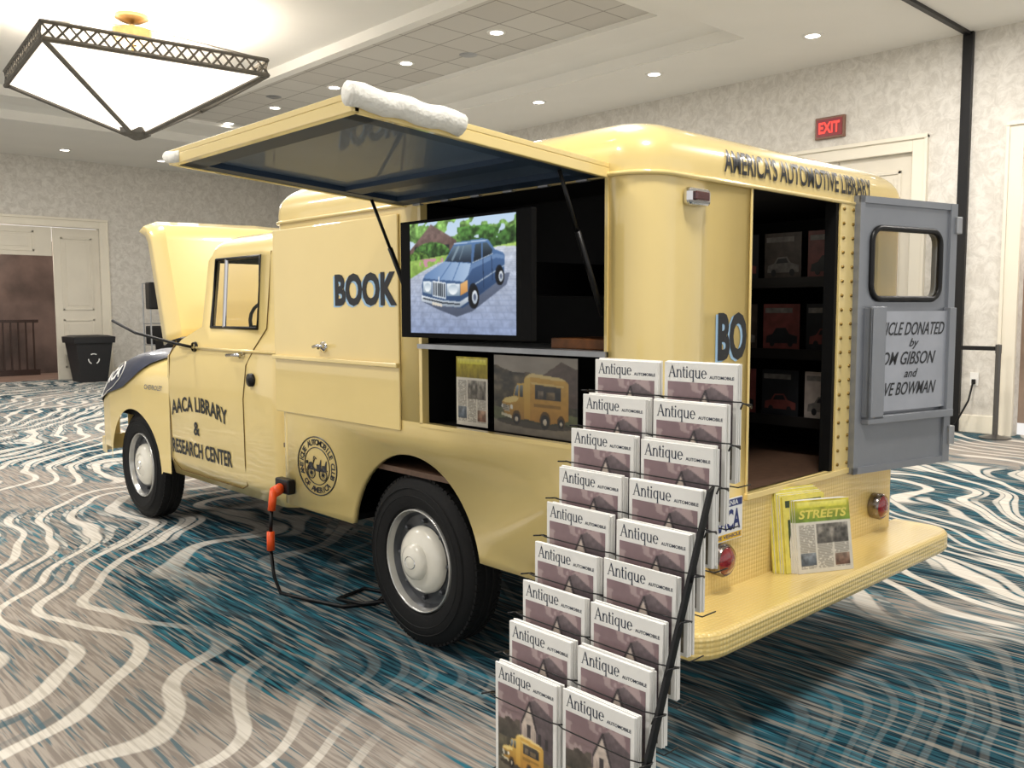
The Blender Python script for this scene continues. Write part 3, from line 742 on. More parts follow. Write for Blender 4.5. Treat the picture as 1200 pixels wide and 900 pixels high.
def bumper(z0,z1,y_out,name):
    pts=[(-.03,.05)]
    for k in range(7):
        a_=pi+(pi/2)*k/6;pts.append((.12+.15*math.cos(a_),y_out+.12+.12*math.sin(a_)))
    for k in range(7):
        a_=-pi/2+(pi/2)*k/6;pts.append((1.94+.15*math.cos(a_),y_out+.12+.12*math.sin(a_)))
    pts.append((2.09,.05))
    g=G();N=len(pts)
    V=[(x,y,z0) for x,y in pts]+[(x,y,z1) for x,y in pts]
    g.add(V,[tuple(range(N)),tuple(N+i for i in range(N))]+[(i,(i+1)%N,N+(i+1)%N,N+i) for i in range(N)])
    return g.obj(name,TREAD,TR,bevel=.022)
bumper(.375,.47,-.26,'step_bumper')
for x in (.42,1.72):
    g=G();g.lathe([(.03,-.01),(.060,-.012),(.062,-.05),(.055,-.060),(.050,-.056)],(x,0,.60),'y',24);g.obj('tail_light_bezel',DCHR,TR,smooth=True,auto=40)
    g=G();g.lathe([(.001,-.075),(.025,-.074),(.045,-.065),(.052,-.056)],(x,0,.60),'y',24);g.obj('tail_light_lens',RED,TR,smooth=True)
g=G();g.box((.19,-.035,1.885),(.32,-.0,1.945));g.obj('marker_light_bezel',CHR,TR,bevel=.015)
box('marker_light_lens',(.215,-.045,1.90),(.295,-.034,1.932),mat('dark_red_lens','#4A1418',rough=.15,coat=1,noise=.1),TR,bevel=.006)
PL=thing('license_plate',(.40,-.03,.66),'white and blue antique vehicle licence plate on the truck','licence plate')
PLW=mat('plate_white','#E7E9EC',rough=.4,noise=.03);PLB=mat('plate_blue','#1F3070',rough=.4,noise=.03);PLY=mat('plate_yellow','#E9BE2C',rough=.4,noise=.03)
g=G();g.box((.25,-.03,.663),(.56,-.024,.82),0)
g.poly([(.253,-.0304,.79),(.557,-.0304,.79),(.557,-.0304,.817),(.253,-.0304,.817)],1)
g.poly([(.253,-.0304,.666),(.557,-.0304,.666),(.557,-.0304,.69),(.253,-.0304,.69)],2)
g.obj('plate',[PLW,PLB,PLY],PL)
text_on('plate_number','AACA',(.365,-.031,.70),(1,0,0),(0,0,1),.18,.08,PLB,PL,bold=.03)
text_on('plate_state','PENNSYLVANIA',(.30,-.031,.795),(1,0,0),(0,0,1),.23,.018,PLW,PL,bold=.02)
text_on('plate_caption','ANTIQUE VEHICLE',(.29,-.031,.67),(1,0,0),(0,0,1),.26,.016,PLB,PL,bold=.02)
box('plate_bracket',(.3,-.024,.70),(.5,0,.79),BLK,TR)
# --- hatch
ang=math.atan2(.072,1.035)
def Hh(u,y,w):
    return (-u*math.cos(ang), y, 1.985+u*math.sin(ang)+w)
def hb(g,u0,u1,y0,y1,w0,w1,m=0):
    V=[Hh(u,y,w) for w in (w0,w1) for u,y in ((u0,y0),(u1,y0),(u1,y1),(u0,y1))]
    g.add(V,[(0,1,2,3),(4,5,6,7),(0,1,5,4),(1,2,6,5),(2,3,7,6),(3,0,4,7)],m)
HA=.16;HB=1.34
g=G();hb(g,.0,1.037,HA,HB,.022,.04);hb(g,1.012,1.037,HA,HB,-.012,.022);hb(g,0,1.03,HA,HA+.02,-.012,.022);hb(g,0,1.03,HB-.02,HB,-.012,.022)
hat=g.obj('side_hatch',YEL,TR,bevel=.003)
g=G();hb(g,.02,1.012,HA+.02,HB-.02,.012,.021)
g.obj('hatch_lining',PANELG,hat,label='grey metal lining')
g=G();hb(g,.28,.36,HA+.02,HB-.02,-.006,.012);hb(g,.93,1.012,HA+.02,HB-.02,-.008,.012);hb(g,.02,.1,HA+.02,HB-.02,-.008,.012);hb(g,.02,1.012,HA+.02,HA+.09,-.008,.012);hb(g,.02,1.012,HB-.09,HB-.02,-.008,.012)
g.obj('hatch_rib',PANELB,hat)
for y in (.2,1.28):
    g=G();g.tube([(-.21,y,1.985),(-.12,y,1.79)],.007,n=8);g.tube([(-.12,y,1.79),(.012,y,1.505)],.011,n=8);g.obj('gas_strut',BLK,hat,smooth=True)
g=G()
for k in range(6):g.box((-.02,.25+k*.19,1.972),(.0,.30+k*.19,1.99))
g.obj('hinge',ALU,hat)
t=thing('foam_padding',Hh(.85,HA,.0),'white foam tube wrapped on the hatch edge','foam padding')
pth=[Hh(1.055-.38*k/10,HA-.01,.028+.004*math.sin(k*1.7)) for k in range(11)]
g=G();g.tube(pth,.033,n=12);ob=g.obj('foam_tube',FOAM,t,smooth=True)
t=thing('foam_padding',Hh(1.03,HB,.0),'small white foam piece on the hatch corner','foam padding')
g=G();g.tube([Hh(1.03,HB+.02,.02),Hh(1.03,HB-.04,.012),Hh(1.03,HB-.09,.01)],.022,n=12);g.obj('foam_tube',FOAM,t,smooth=True)
# --- television
TV=thing('television',(-.36,.53,1.425),'flat screen television showing a blue car on a driveway','television')
tx=-.36
TVB=mat('tv_black','#060607',rough=.6,noise=.1,spec=.12)
box('housing',(tx,.178,1.425),(tx+.025,.878,1.852),TVB,TV,bevel=.004)
box('mount',(tx+.025,.45,1.58),(.40,.6,1.70),TVB,TV)
picture('screen',tv_canvas(),(tx-.0015,.815,1.443),(0,-1,0),(0,0,1),.568,.397,PRINTE,TV)

# ---- display prints
PR=[mat('print_sky','#A79C94',noise=.15),mat('print_yellow','#C9A04A',noise=.12,nscale=30),mat('print_brown','#3E352F',noise=.4,nscale=25),mat('print_dark','#1E2024',noise=.2),mat('print_green','#34442C',noise=.4,nscale=40),mat('print_blue','#2A4668',noise=.3),mat('print_red','#6E3A36',noise=.3)]
PR+=[WHITE,mat('print_grey','#6E6A66',noise=.4,nscale=30)]
def print_thing(name,x,y0,y1,z0,z1,kind,label,lean=0):
    t=thing(name,(x,(y0+y1)/2,z0),label,'magazine','publications displayed in the truck')
    h=z1-z0;w=y1-y0
    box('pages',(x,min(y0,y1),z0),(x+.006,max(y0,y1),z1),PR[3],t)
    if kind in('truck','news'):
        picture('cover',photo_canvas() if kind=='truck' else news_canvas('#8A7A20',9),(x-.0015,y0,z0),(0,-1,0),(0,0,1),y0-y1,h,PRINT if kind=='truck' else PRINTM,t)
        return t
    g=G()
    def pp(pts,m,k=1):g.poly([(x-.0006*k,y0+w*a_,z0+h*b_) for a_,b_ in pts],m)
    pp([(0,0),(1,0),(1,1),(0,1)],kind);pp([(.05,.82),(.8,.82),(.8,.92),(.05,.92)],8,2)
    pp([(.08,.22),(.10,.36),(.26,.40),(.36,.52),(.62,.53),(.72,.41),(.94,.36),(.94,.22)],[8,5,8,6,1,8,3][kind] if kind!=5 else 0,2)
    pp([(.32,.40),(.38,.49),(.60,.50),(.66,.41)],3,3)
    for cx_ in (.26,.76):pp([(cx_+.07*math.cos(2*pi*k/10),.22+.07*math.sin(2*pi*k/10)) for k in range(10)],3,4)
    g.obj('cover',PR,t);return t
print_thing('magazine',.06,1.06,.86,1.04,1.33,'news','newspaper style magazine with yellow masthead in the display')
print_thing('magazine',.06,.82,.36,1.035,1.345,'truck','magazine print picturing a yellow bookmobile in the display')
tag(box('wooden_box',(.06,.20,1.381),(.3,.50,1.42),WOOD,bevel=.004),'low brown wooden box on the aluminium counter','box')
kk=0
for z in (1.651,1.301,.971):
    for i in range(5):
        y=.12+i*.235
        print_thing('magazine',1.66,y+.2,y,z,z+.25,[5,3,2,6,3,0][(kk*5+3)%6],'car magazine standing on the truck bookshelf');kk+=1
# ---- rear door
dd=Vector((.976,-.216,0)).normalized();hx,hy=1.447,-.012;nn=Vector((dd.y,-dd.x,0))
def Dp(u,z,w):return (hx+dd.x*u+nn.x*w,hy+dd.y*u+nn.y*w,z)
def dbox(g,u0,u1,z0,z1,w0,w1,m=0):
    V=[Dp(u,z,w) for w in (w0,w1) for u,z in ((u0,z0),(u1,z0),(u1,z1),(u0,z1))]
    g.add(V,[(0,1,2,3),(4,5,6,7),(0,1,5,4),(1,2,6,5),(2,3,7,6),(3,0,4,7)],m)
DW=.70;DZ0,DZ1=.785,2.02;wa,wb,wz0,wz1=.09,.585,1.57,1.885
def rrect(u0,u1,z0,z1,r,n=5):
    o=[]
    for cx,cz,a0 in ((u1-r,z1-r,0),(u0+r,z1-r,pi/2),(u0+r,z0+r,pi),(u1-r,z0+r,1.5*pi)):
        for k in range(n+1):
            a_=a0+pi/2*k/n;o.append((cx+r*math.cos(a_),cz+r*math.sin(a_)))
    return o
g=G();inner=rrect(wa,wb,wz0,wz1,.06);outer=[]
cu_,cz_=(wa+wb)/2,(wz0+wz1)/2
def hit(u,z):
    du,dz=u-cu_,z-cz_
    ks=[]
    if du>0:ks.append((DW-.0-cu_)/du)
    if du<0:ks.append((0-cu_)/du)
    if dz>0:ks.append((DZ1-cz_)/dz)
    if dz<0:ks.append((DZ0-cz_)/dz)
    k=min(ks);return (cu_+du*k,cz_+dz*k)
outer=[hit(u,z) for u,z in inner]
for c_ in ((DW,DZ1),(0,DZ1),(0,DZ0),(DW,DZ0)):
    j=min(range(len(outer)),key=lambda i:(outer[i][0]-c_[0])**2+(outer[i][1]-c_[1])**2);outer[j]=c_
N=len(inner)
V=[Dp(u,z,.02) for u,z in inner]+[Dp(u,z,.02) for u,z in outer]+[Dp(u,z,-.02) for u,z in inner]+[Dp(u,z,-.02) for u,z in outer]
F=[];MI=[]
for i in range(N):
    j=(i+1)%N
    F+=[(i,j,N+j,N+i),(2*N+i,2*N+j,3*N+j,3*N+i),(i,j,2*N+j,2*N+i),(N+i,N+j,3*N+j,3*N+i)];MI+=[0,1,0,0]
g.add(V,F);g.M=MI
RDo=g.obj('rear_door',[GREY,YEL],TR,label='open grey rear door with small window and donation sign')
g=G();g.tube([Dp(u,z,.024) for u,z in rrect(wa,wb,wz0,wz1,.06)],.014,closed=True,n=6);g.obj('window_gasket',BLK,RDo,smooth=True)
g=G();g.poly([Dp(u,z,0) for u,z in inner]);g.obj('window_pane',GLASS,RDo)
g=G();dbox(g,0,.03,DZ0,DZ1,.02,.03);dbox(g,DW-.05,DW,DZ0,DZ1,.02,.032);dbox(g,0,DW,DZ1-.03,DZ1,.02,.03);dbox(g,0,DW,DZ0,DZ0+.03,.02,.03);g.obj('door_rim',GREY,RDo)
g=G();dbox(g,.10,.65,1.06,1.515,.035,.042);sign=g.obj('sign_plate',mat('sign_silver','#A9ADB6',rough=.35,metal=.3,noise=.06,nscale=8),RDo)
g=G();dbox(g,.055,.16,1.03,1.535,.045,.06);dbox(g,.055,.07,1.03,1.53,.02,.06);dbox(g,.63,.68,1.03,1.53,.02,.058);dbox(g,.055,.68,1.01,1.045,.02,.06);g.obj('sign_bracket',GREY,RDo,bevel=.003)
def dtext(txt,u0,u1,z0,z1):
    V,F=textgeo(txt,1,.42,.008);P=fit(V,u0,u1,z0,z1)
    mesh('sign_lettering',[Dp(u,z,.0435) for u,z in P],F,LETTER,RDo)
dtext('VEHICLE DONATED',.08,.61,1.405,1.465);dtext('by',.35,.42,1.34,1.39);dtext('TOM GIBSON',.12,.55,1.27,1.33);dtext('and',.32,.42,1.21,1.25);dtext('DAVE BOWMAN',.085,.56,1.13,1.19)
for z0_,z1_ in ((.87,.96),(1.88,1.96)):
    g=G();dbox(g,DW-.02,DW+.022,z0_,z1_,-.01,.045);g.obj('door_latch',ALU,RDo,bevel=.004)
# ---- cab
lev=[(.40,.13,4.3,.10),(.52,.095,4.3,.12),(1.0,.085,4.3,.12),(1.22,.095,4.3,.12),(1.33,.12,4.12,.12),(1.42,.14,3.82,.10),(1.845,.17,3.76,.10),(1.88,.18,3.74,.12)]
g=G();loops=[]
for z,x0,y1,r_ in lev:
    f_=(z-1.42)/(1.845-1.42);f_=min(max(f_,0),1)
    loops.append([(x,y,z) for x,y in rr(x0,W2-x0,2.62,y1,r_,[2.62+r_,2.98,3.60-.04*f_,y1-r_],[x0+r_,W2-x0-r_],6)])
cx,cy=W2/2,3.19
z,x0,y1,r_=lev[-1]
base=loops[-1]
for d,zz in ((.01,1.91),(.03,1.94),(.07,1.97),(.13,1.995),(.22,2.012),(.35,2.025),(.5,2.03)):
    hx_=W2/2-x0;hy_=(y1-2.62)/2;cyy=(y1+2.62)/2
    loops.append([(cx+(q_[0]-cx)*(hx_-d)/hx_,cyy+(q_[1]-cyy)*(hy_-d*.9)/hy_,zz) for q_ in base])
N=len(base)
for lp in loops:g.V+=lp
for i in range(len(loops)-1):
    for j in range(N):
        j2=(j+1)%N;A=loops[i][j];B=loops[i][j2]
        if i==5:
            if j==1:continue
            if abs(A[1]-B[1])<1e-6 and A[1]>3.5 and abs(A[0]-B[0])>.5:continue
            if A[0]>1.5 and 2.9<min(A[1],B[1]) and max(A[1],B[1])<3.62 and abs(A[1]-B[1])>.4:continue
            if A[1]<2.63 and B[1]<2.63 and abs(A[0]-B[0])>.5:continue
        g.F.append((i*N+j,i*N+j2,(i+1)*N+j2,(i+1)*N+j));g.M.append(0)
k=(len(loops)-1)*N;g.F.append(tuple(k+j for j in range(N)));g.M.append(0)
cab=g.obj('cab',[YEL,DARK],TR,smooth=True,auto=50)
s=cab.modifiers.new('sol','SOLIDIFY');s.thickness=.025;s.offset=-1;s.material_offset=1;s.material_offset_rim=0
Lw=loops[5];Hw=loops[6]
g=G();g.tube([Lw[1],Lw[2],Hw[2],Hw[1]],.012,closed=True,n=6);g.obj('window_gasket',BLK,cab,smooth=True)
g=G();g.poly([Lw[1],Lw[2],Hw[2],Hw[1]])
g.obj('window_pane',GLASS,cab)
g=G();g.tube([((Lw[1][0]+Lw[2][0])/2,3.42,1.42),((Hw[1][0]+Hw[2][0])/2,3.42,1.845)],.012,n=6);g.obj('vent_window_post',CHR,cab)
g=G()
def cx_at(z):
    for i in range(len(lev)-1):
        if lev[i][0]<=z<=lev[i+1][0]:
            t_=(z-lev[i][0])/(lev[i+1][0]-lev[i][0]);return lev[i][1]+t_*(lev[i+1][1]-lev[i][1])
    return lev[-1][1]
pts=[(cx_at(z)-.001,y,z) for y,z in ((2.86,1.87),(2.86,1.6),(2.87,1.42),(2.98,1.30),(3.05,1.2),(3.08,1.0),(3.09,.6),(3.10,.47),(3.18,.44),(3.8,.44),(4.08,.44),(4.16,.5),(4.17,.8),(4.17,1.22),(4.10,1.32))]
g.tube(pts,.0045,n=5);g.obj('door_seam',mat('seam_dark','#6B5420',rough=.6,noise=.1),cab)
g=G();g.tube([(cx_at(1.3)-.012,2.62,1.285),(cx_at(1.3)-.012,4.0,1.285)],.010,n=6);g.obj('belt_moulding',YEL,cab,smooth=True)
g=G();g.lathe([(.022,0),(.02,-.02)],(.10,3.10,1.26),'x',12);g.tube([(.07,3.08,1.262),(.065,3.13,1.262),(.07,3.25,1.255)],.011,n=8);g.obj('cab_door_handle',CHR,cab,smooth=True)
g=G();g.lathe([(.04,0),(.038,-.02),(.001,-.03)],(.088,2.97,1.12),'x',16);g.obj('fuel_cap',BLK,cab,smooth=True)
for txt,y0,w_,z0,h_ in (('AACA LIBRARY',4.14,.84,.835,.10),('&',3.80,.09,.71,.09),('RESEARCH CENTER',4.16,.90,.56,.10)):
    V,F=textgeo(txt,1,0,.024);P2=fit(V,0,w_,0,h_)
    mesh('cab_lettering',[(cx_at(z0+b_)-.004,y0-a_,z0+b_+(-.05*((a_/w_-.5)*2)**2+.03 if txt[0]=='A' else 0)) for a_,b_ in P2],F,LETTER,cab)
g=G();g.tube([(.55+.19*math.cos(2*pi*k/24),3.5+.08*math.sin(2*pi*k/24),1.42+.17*math.sin(2*pi*k/24)) for k in range(24)],.012,closed=True,n=6)
g.tube([(.55,3.5,1.42),(.55,3.8,1.1)],.02);g.tube([(.36,3.5,1.42),(.74,3.5,1.42)],.01);g.obj('steering_wheel',BLK,cab,smooth=True)
g=G();g.box((.25,2.75,.8),(1.78,3.35,1.0));g.box((.25,2.7,1.0),(1.78,2.85,1.38));g.obj('cab_seat',mat('seat_brown','#4B3A2B',rough=.6,noise=.1),cab,bevel=.04)
g=G();g.tube([(.09,3.80,1.29),(.02,3.86,1.31),(-.12,4.2,1.38),(-.2,4.38,1.46)],.010,n=8);g.lathe([(.035,0),(.03,-.02)],(.11,3.78,1.29),'x',12);g.obj('mirror_arm',BLK,cab,smooth=True)
# fender
def lerp(y,T):
    for (a0,b0),(a1,b1) in zip(T,T[1:]):
        if a0<=y<=a1:return b0+(b1-b0)*(y-a0)/(a1-a0)
    return T[-1][1] if y>T[-1][0] else T[0][1]
FY=4.75;FR=.43
def fx(y):
    return lerp(y,[(4.18,.085),(4.35,.07),(4.55,.05),(4.75,.04),(5.2,.04),(5.4,.06),(5.5,.10),(5.57,.17),(5.60,.25)])
def ftop(y):return lerp(y,[(4.18,1.235),(4.4,1.245),(4.7,1.24),(5.0,1.2),(5.2,1.14),(5.4,1.03),(5.52,.93),(5.60,.85)])
def fbot(y):
    if abs(y-FY)<FR:return .38+math.sqrt(FR*FR-(y-FY)**2)
    return .40 if y<FY else .48
def fender_row(y,side,off=0):
    x0=fx(y)-off;zt=ftop(y)+off;zb=fbot(y);rr_=.22;out=[]
    zm=max(zb+.01,zt-rr_)
    for k in range(5):out.append((x0,zb+(zm-zb)*k/5))
    for k in range(9):
        a_=pi/2*k/8;out.append((x0+.28*(1-math.cos(a_)),zm+(zt-zm)*math.sin(a_)))
    out.append((max(x0+.34,.45),zt));
    return [((x if side==0 else W2-x),y,z) for x,z in out]
for side in (0,1):
    ysf=sorted(set([4.18+ (5.60-4.18)*k/60 for k in range(61)]+[FY-FR,FY+FR]))
    g=G();rows=[fender_row(y,side) for y in ysf];K=len(rows[0])
    for r_ in rows:g.V+=r_
    for i in range(len(rows)-1):
        for j in range(K-1):g.F.append((i*K+j,i*K+j+1,(i+1)*K+j+1,(i+1)*K+j));g.M.append(0)
    fo=g.obj('front_fender',YEL,TR,smooth=True,auto=60)
ysf=[4.30+ (5.595-4.30)*k/50 for k in range(51)]
g=G()
def frow2(y):
    """cover hangs over the shoulder of the fender down to a hem height"""
    R_=[Vector(q_) for q_ in fender_row(y,0,off=.012)]
    hem=lerp(y,[(4.30,1.215),(4.5,1.15),(4.7,1.04),(4.9,.96),(5.2,.90),(5.4,.84),(5.595,.74)])
    hem=max(hem,fbot(y)+.03)
    s0=0
    for i in range(14):
        if R_[i].z<=hem<=R_[i+1].z:
            s0=i+(hem-R_[i].z)/max(1e-6,R_[i+1].z-R_[i].z);break
    out=[]
    for k in range(14):
        s_=s0+(14-s0)*k/13;i=min(int(s_),13);t_=s_-i;out.append(tuple(R_[i].lerp(R_[i+1],t_)))
    return out
rows=[frow2(y) for y in ysf];K=len(rows[0])
for r_ in rows:g.V+=r_
for i in range(len(rows)-1):
    for j in range(K-1):g.F.append((i*K+j,i*K+j+1,(i+1)*K+j+1,(i+1)*K+j));g.M.append(0)
FC=g.obj('fender_cover',NAVY,None,smooth=True);tag(FC,'dark navy vinyl cover with white club logo draped on the fender','fender cover')
def fsurf(y,h,off=.016):
    R_=[Vector(q_) for q_ in fender_row(y,0,off=off)]
    z=ftop(y)-.20+h
    for i in range(14):
        if R_[i].z<=z<=R_[i+1].z:
            return tuple(R_[i].lerp(R_[i+1],(z-R_[i].z)/max(1e-6,R_[i+1].z-R_[i].z)))
    return tuple(R_[-2])
V,F=textgeo('AACA',1,.3,.04);P2=fit(V,0,.40,.03,.12)
P2,F=slice_mesh(P2,F,[.03+.09*k/6 for k in range(1,6)]);P2,F=slice_mesh(P2,F,[.40*k/12 for k in range(1,12)],0)
mesh('cover_logo',[fsurf(5.36-a_,b_) for a_,b_ in P2],F,WHITE,FC)
g=G();g.tube([fsurf(5.16+.26*math.cos(2*pi*k/36),.070+.095*math.sin(2*pi*k/36)) for k in range(36)],.0035,closed=True,n=5)
g.obj('cover_logo_ring',WHITE,FC)
V,F=textgeo('CHEVROLET',1,.2,.02);P2=fit(V,0,.26,0,.035)
mesh('fender_badge',[(fx(4.52-a_)-.006,4.52-a_,.97+b_) for a_,b_ in P2],F,CHR,TR)
g=G();g.box((.25,5.35,.55),(W2-.25,5.45,1.05));g.obj('grille_panel',YEL,TR,bevel=.03)
g=G()
for k in range(4):g.box((.3,5.45,.62+k*.1),(W2-.3,5.48,.66+k*.1))
g.obj('grille_bar',WHITE,TR,bevel=.008)
for x in (.42,W2-.42):
    g=G();g.lathe([(.12,.0),(.125,.06),(.10,.09),(.001,.11)],(x,5.46,.86),'y',24);g.obj('headlight',CHR,TR,smooth=True,auto=40)
g=G()
bp_=[(.07,5.42),(.08,5.52),(.18,5.60),(.5,5.64),(W2/2,5.66),(W2-.5,5.64),(W2-.18,5.60),(W2-.08,5.52),(W2-.07,5.42)]
N=len(bp_)
V=[(x,y,z) for z in (.41,.53) for x,y in bp_]+[(x,y-.03,z) for z in (.41,.53) for x,y in bp_]
F=[]
for i in range(N-1):F+=[(i,i+1,N+i+1,N+i),(2*N+i,2*N+i+1,3*N+i+1,3*N+i),(i,i+1,2*N+i+1,2*N+i),(N+i,N+i+1,3*N+i+1,3*N+i)]
F+=[(0,N,3*N,2*N),(N-1,2*N-1,4*N-1,3*N-1)]
g.add(V,F);g.obj('front_bumper',YEL,TR,bevel=.008)
box('engine_bay',(.45,4.3,.6),(W2-.45,5.35,1.1),DARK,TR)
g=G();g.box((.10,4.2,.75),(.5,5.4,.82));g.obj('inner_fender',DARK,TR)
# hood raised: flat panel with crisp rolled sides and a folded nose lip
g=G();NU=24;NV=16;rows=[]
hy0,hz0=4.30,1.34;th=math.radians(70);LH=.90
for i in range(NV+1):
    v=i/NV;row=[]
    s_=v*LH
    curl=max(0,v-.88)/.12
    py=hy0+s_*math.cos(th)+curl**2*.13;pz=hz0+s_*math.sin(th)-curl**2*.015
    hw_=.84-.02*v
    for j in range(NU+1):
        u=-1+2*j/NU
        au=abs(u)
        e_=max(0,au-.84)/.16
        dn=.17*e_
        crown=.045*(1-u*u)+.012*math.exp(-(u/.08)**2)
        nx,nz=-math.sin(th),math.cos(th)
        o_=crown-dn
        uu=math.copysign(min(au/.90,1),u)
        row.append((W2/2+uu*hw_,py+nx*o_,pz+nz*o_))
    rows.append(row)
for r_ in rows:g.V+=r_
K=NU+1
for i in range(NV):
    for j in range(NU):g.F.append((i*K+j,i*K+j+1,(i+1)*K+j+1,(i+1)*K+j));g.M.append(0)
hood=g.obj('hood',YEL,TR,smooth=True,label='raised yellow engine hood',auto=45)
s=hood.modifiers.new('sol','SOLIDIFY');s.thickness=.012
# wheels
WD=mat('wheel_grey','#55575B',rough=.35,metal=.6,noise=.1)
RIMM=mat('rim_polished','#C9C8C4',rough=.25,metal=.6,noise=.05)
def wheel(x,y,sg,big=True):
    c=(x,y,.39)
    wl=bpy.data.objects.new('wheel',None);link(wl);wl.parent=TR;wl.location=Vector(c)-WL[TR.name];WL[wl.name]=Vector(c)
    pr=[(.235,.02),(.25,.0),(.30,-.012),(.345,-.005),(.372,.012),(.388,.03)]
    g=G();g.lathe([(r_,h_) for r_,h_ in pr]+[(.39,.035),(.39,.065),(.383,.07),(.383,.075),(.39,.08),(.39,.105),(.383,.11),(.383,.115),(.39,.12),(.388,.155),(.36,.18),(.3,.19),(.24,.175)],c,'x',64,sgn=sg)
    for k in range(80):
        a_=2*pi*k/80;ca,sa=math.cos(a_),math.sin(a_);a2=a_+.055;cb,sb=math.cos(a2),math.sin(a2)
        for h0,h1 in ((.022,.05),(.14,.165)):
            V=[]
            for rr_ in (.375,.3915):
                for h_ in (h0,h1):
                    V+=[(c[0]+sg*h_,c[1]+rr_*ca,c[2]+rr_*sa),(c[0]+sg*h_,c[1]+rr_*cb,c[2]+rr_*sb)]
            g.add(V,[(0,1,3,2),(4,5,7,6),(0,1,5,4),(2,3,7,6),(0,2,6,4),(1,3,7,5)])
    for rr_ in (.30,.335):
        g.tube([(c[0]-sg*.011,c[1]+rr_*math.cos(2*pi*k/48),c[2]+rr_*math.sin(2*pi*k/48)) for k in range(48)],.0025,closed=True,n=4)
    g.obj('tire',RUB,wl,smooth=True,auto=35)
    g=G();g.lathe([(.238,.02),(.236,.002),(.231,-.002),(.228,.006),(.22,.03)],c,'x',48,sgn=sg);g.obj('rim_ring',RIMM,wl,smooth=True)
    g=G();g.lathe([(.22,.03),(.205,.055),(.16,.055),(.10,.05),(.001,.05)],c,'x',48,sgn=sg)
    for k in range(8):
        a_=2*pi*k/8;g.lathe([(.012,.056),(.012,.035),(.001,.03)],(c[0],c[1]+.178*math.cos(a_),c[2]+.178*math.sin(a_)),'x',8,sgn=sg)
    g.obj('wheel_disc',WD,wl,smooth=True,auto=40)
    h=-.035 if big else -.01
    g=G();g.lathe([(.155,.05),(.153,.03),(.14,.012),(.115,.0),(.085,-.006),(.08,h+.01),(.06,h),(.001,h-.008)],c,'x',40,sgn=sg);g.obj('hubcap',CREAM,wl,smooth=True,auto=50)
    g=G();g.tube([(c[0]+sg*(h-.002),c[1]+.035*math.cos(2*pi*k/20),c[2]+.028*math.sin(2*pi*k/20)) for k in range(20)],.004,closed=True,n=4);g.obj('hubcap_emblem',CHR,wl)
wheel(.032,1.32,1);wheel(W2-.032,1.32,-1);wheel(.09,4.75,1,False);wheel(W2-.09,4.75,-1,False)
g=G();g.box((.45,.1,.45),(.55,5.3,.6));g.box((1.48,.1,.45),(1.58,5.3,.6));g.box((.2,1.27,.34),(1.83,1.37,.44));g.box((.25,4.7,.3),(1.78,4.8,.4))
g.box((.04,.05,.49),(1.99,.84,.52));g.box((.04,1.82,.49),(1.99,2.5,.52));g.box((.27,.7,.49),(1.76,1.95,.9));g.box((.3,4.25,.45),(1.73,5.3,.6));g.obj('chassis',DARK,TR)
g=G();g.box((.03,.84,.88),(.3,1.82,.90));g.obj('wheel_well',DARK,TR)
box('cab_floor',(.15,2.65,.42),(W2-.15,4.28,.48),DARK,TR)

# power cable
t=thing('power_cable',(-.1,2.37,0),'orange and black extension cable plugged into the truck side','power cable')
box('socket',(-.05,2.33,.55),(-.001,2.47,.63),BLK,t,bevel=.01)
g=G();g.tube([(-.05,2.4,.58),(-.10,2.39,.565)],.03,n=10);g.tube([(-.10,2.39,.575),(-.115,2.39,.47)],.021,n=10);g.obj('plug',ORG,t,smooth=True)
g=G();g.tube([(-.115,2.39,.47),(-.125,2.385,.36)],.010,n=8);g.tube([(-.13,2.38,.26),(-.12,2.37,.12),(-.10,2.34,.03),(-.02,2.2,.012),(.05,1.98,.012),(.2,1.9,.012),(.35,2.0,.012),(.3,2.15,.012),(.1,2.1,.012),(.12,1.9,.03),(.3,1.82,.03),(.5,1.8,.012)],.010,n=8);g.obj('cord',BLK,t,smooth=True)
g=G();g.tube([(-.125,2.385,.36),(-.13,2.38,.26)],.021,n=10);g.obj('connector',ORG,t,smooth=True)

# magazines leaning on the bumper
NC=news_canvas('#6E8A2E',21)
YMAG=mat('yellow_magazine','#DDD060',rough=.4,noise=.12,nscale=30)
def bump_mag(x,y,rotz,kind,label,w=.21,h=.28,lean=.10,m=None):
    t=thing('magazine',(x,y,.471),label,'magazine','magazines on the rear bumper')
    U=Vector((math.cos(rotz),math.sin(rotz),0));Nn=Vector((U.y,-U.x,0));UPV=(Vector((0,0,1))-Nn*lean).normalized()
    O=Vector((x,y,.471))
    def pt(a_,b_,c_):return O+U*(a_-w/2)+UPV*b_+Nn*c_
    g=G();V=[pt(a_,b_,c_) for c_ in (0,-.005) for a_,b_ in ((0,0),(w,0),(w,h),(0,h))]
    g.add(V,[(0,1,2,3),(4,5,6,7),(0,1,5,4),(1,2,6,5),(2,3,7,6),(3,0,4,7)]);g.obj('pages',WHITE if (kind=='news' or m==2) else YMAG,t)
    if kind=='news':
        picture('cover',NC,pt(0,0,.0008),U,UPV,w,h,PRINTM,t)
        V,F=textgeo('STREETS',1,.2,.03);P2=fit(V,.06*w,.94*w,.745*h,.865*h)
        mesh('masthead',[pt(a_,b_,.002) for a_,b_ in P2],F,YMAG,t)
    else:
        g=G()
        def pp(a0,b0,a1,b1,m_,k=1):g.poly([pt(a_*w,b_*h,.0006*k) for a_,b_ in ((a0,b0),(a1,b0),(a1,b1),(a0,b1))],m_)
        pp(0,0,1,1,0);pp(.06,.86,.92,.95,m,2);pp(.1,.2,.9,.7,1,2)
        g.obj('cover',[YMAG,PR[4],PR[5]],t)
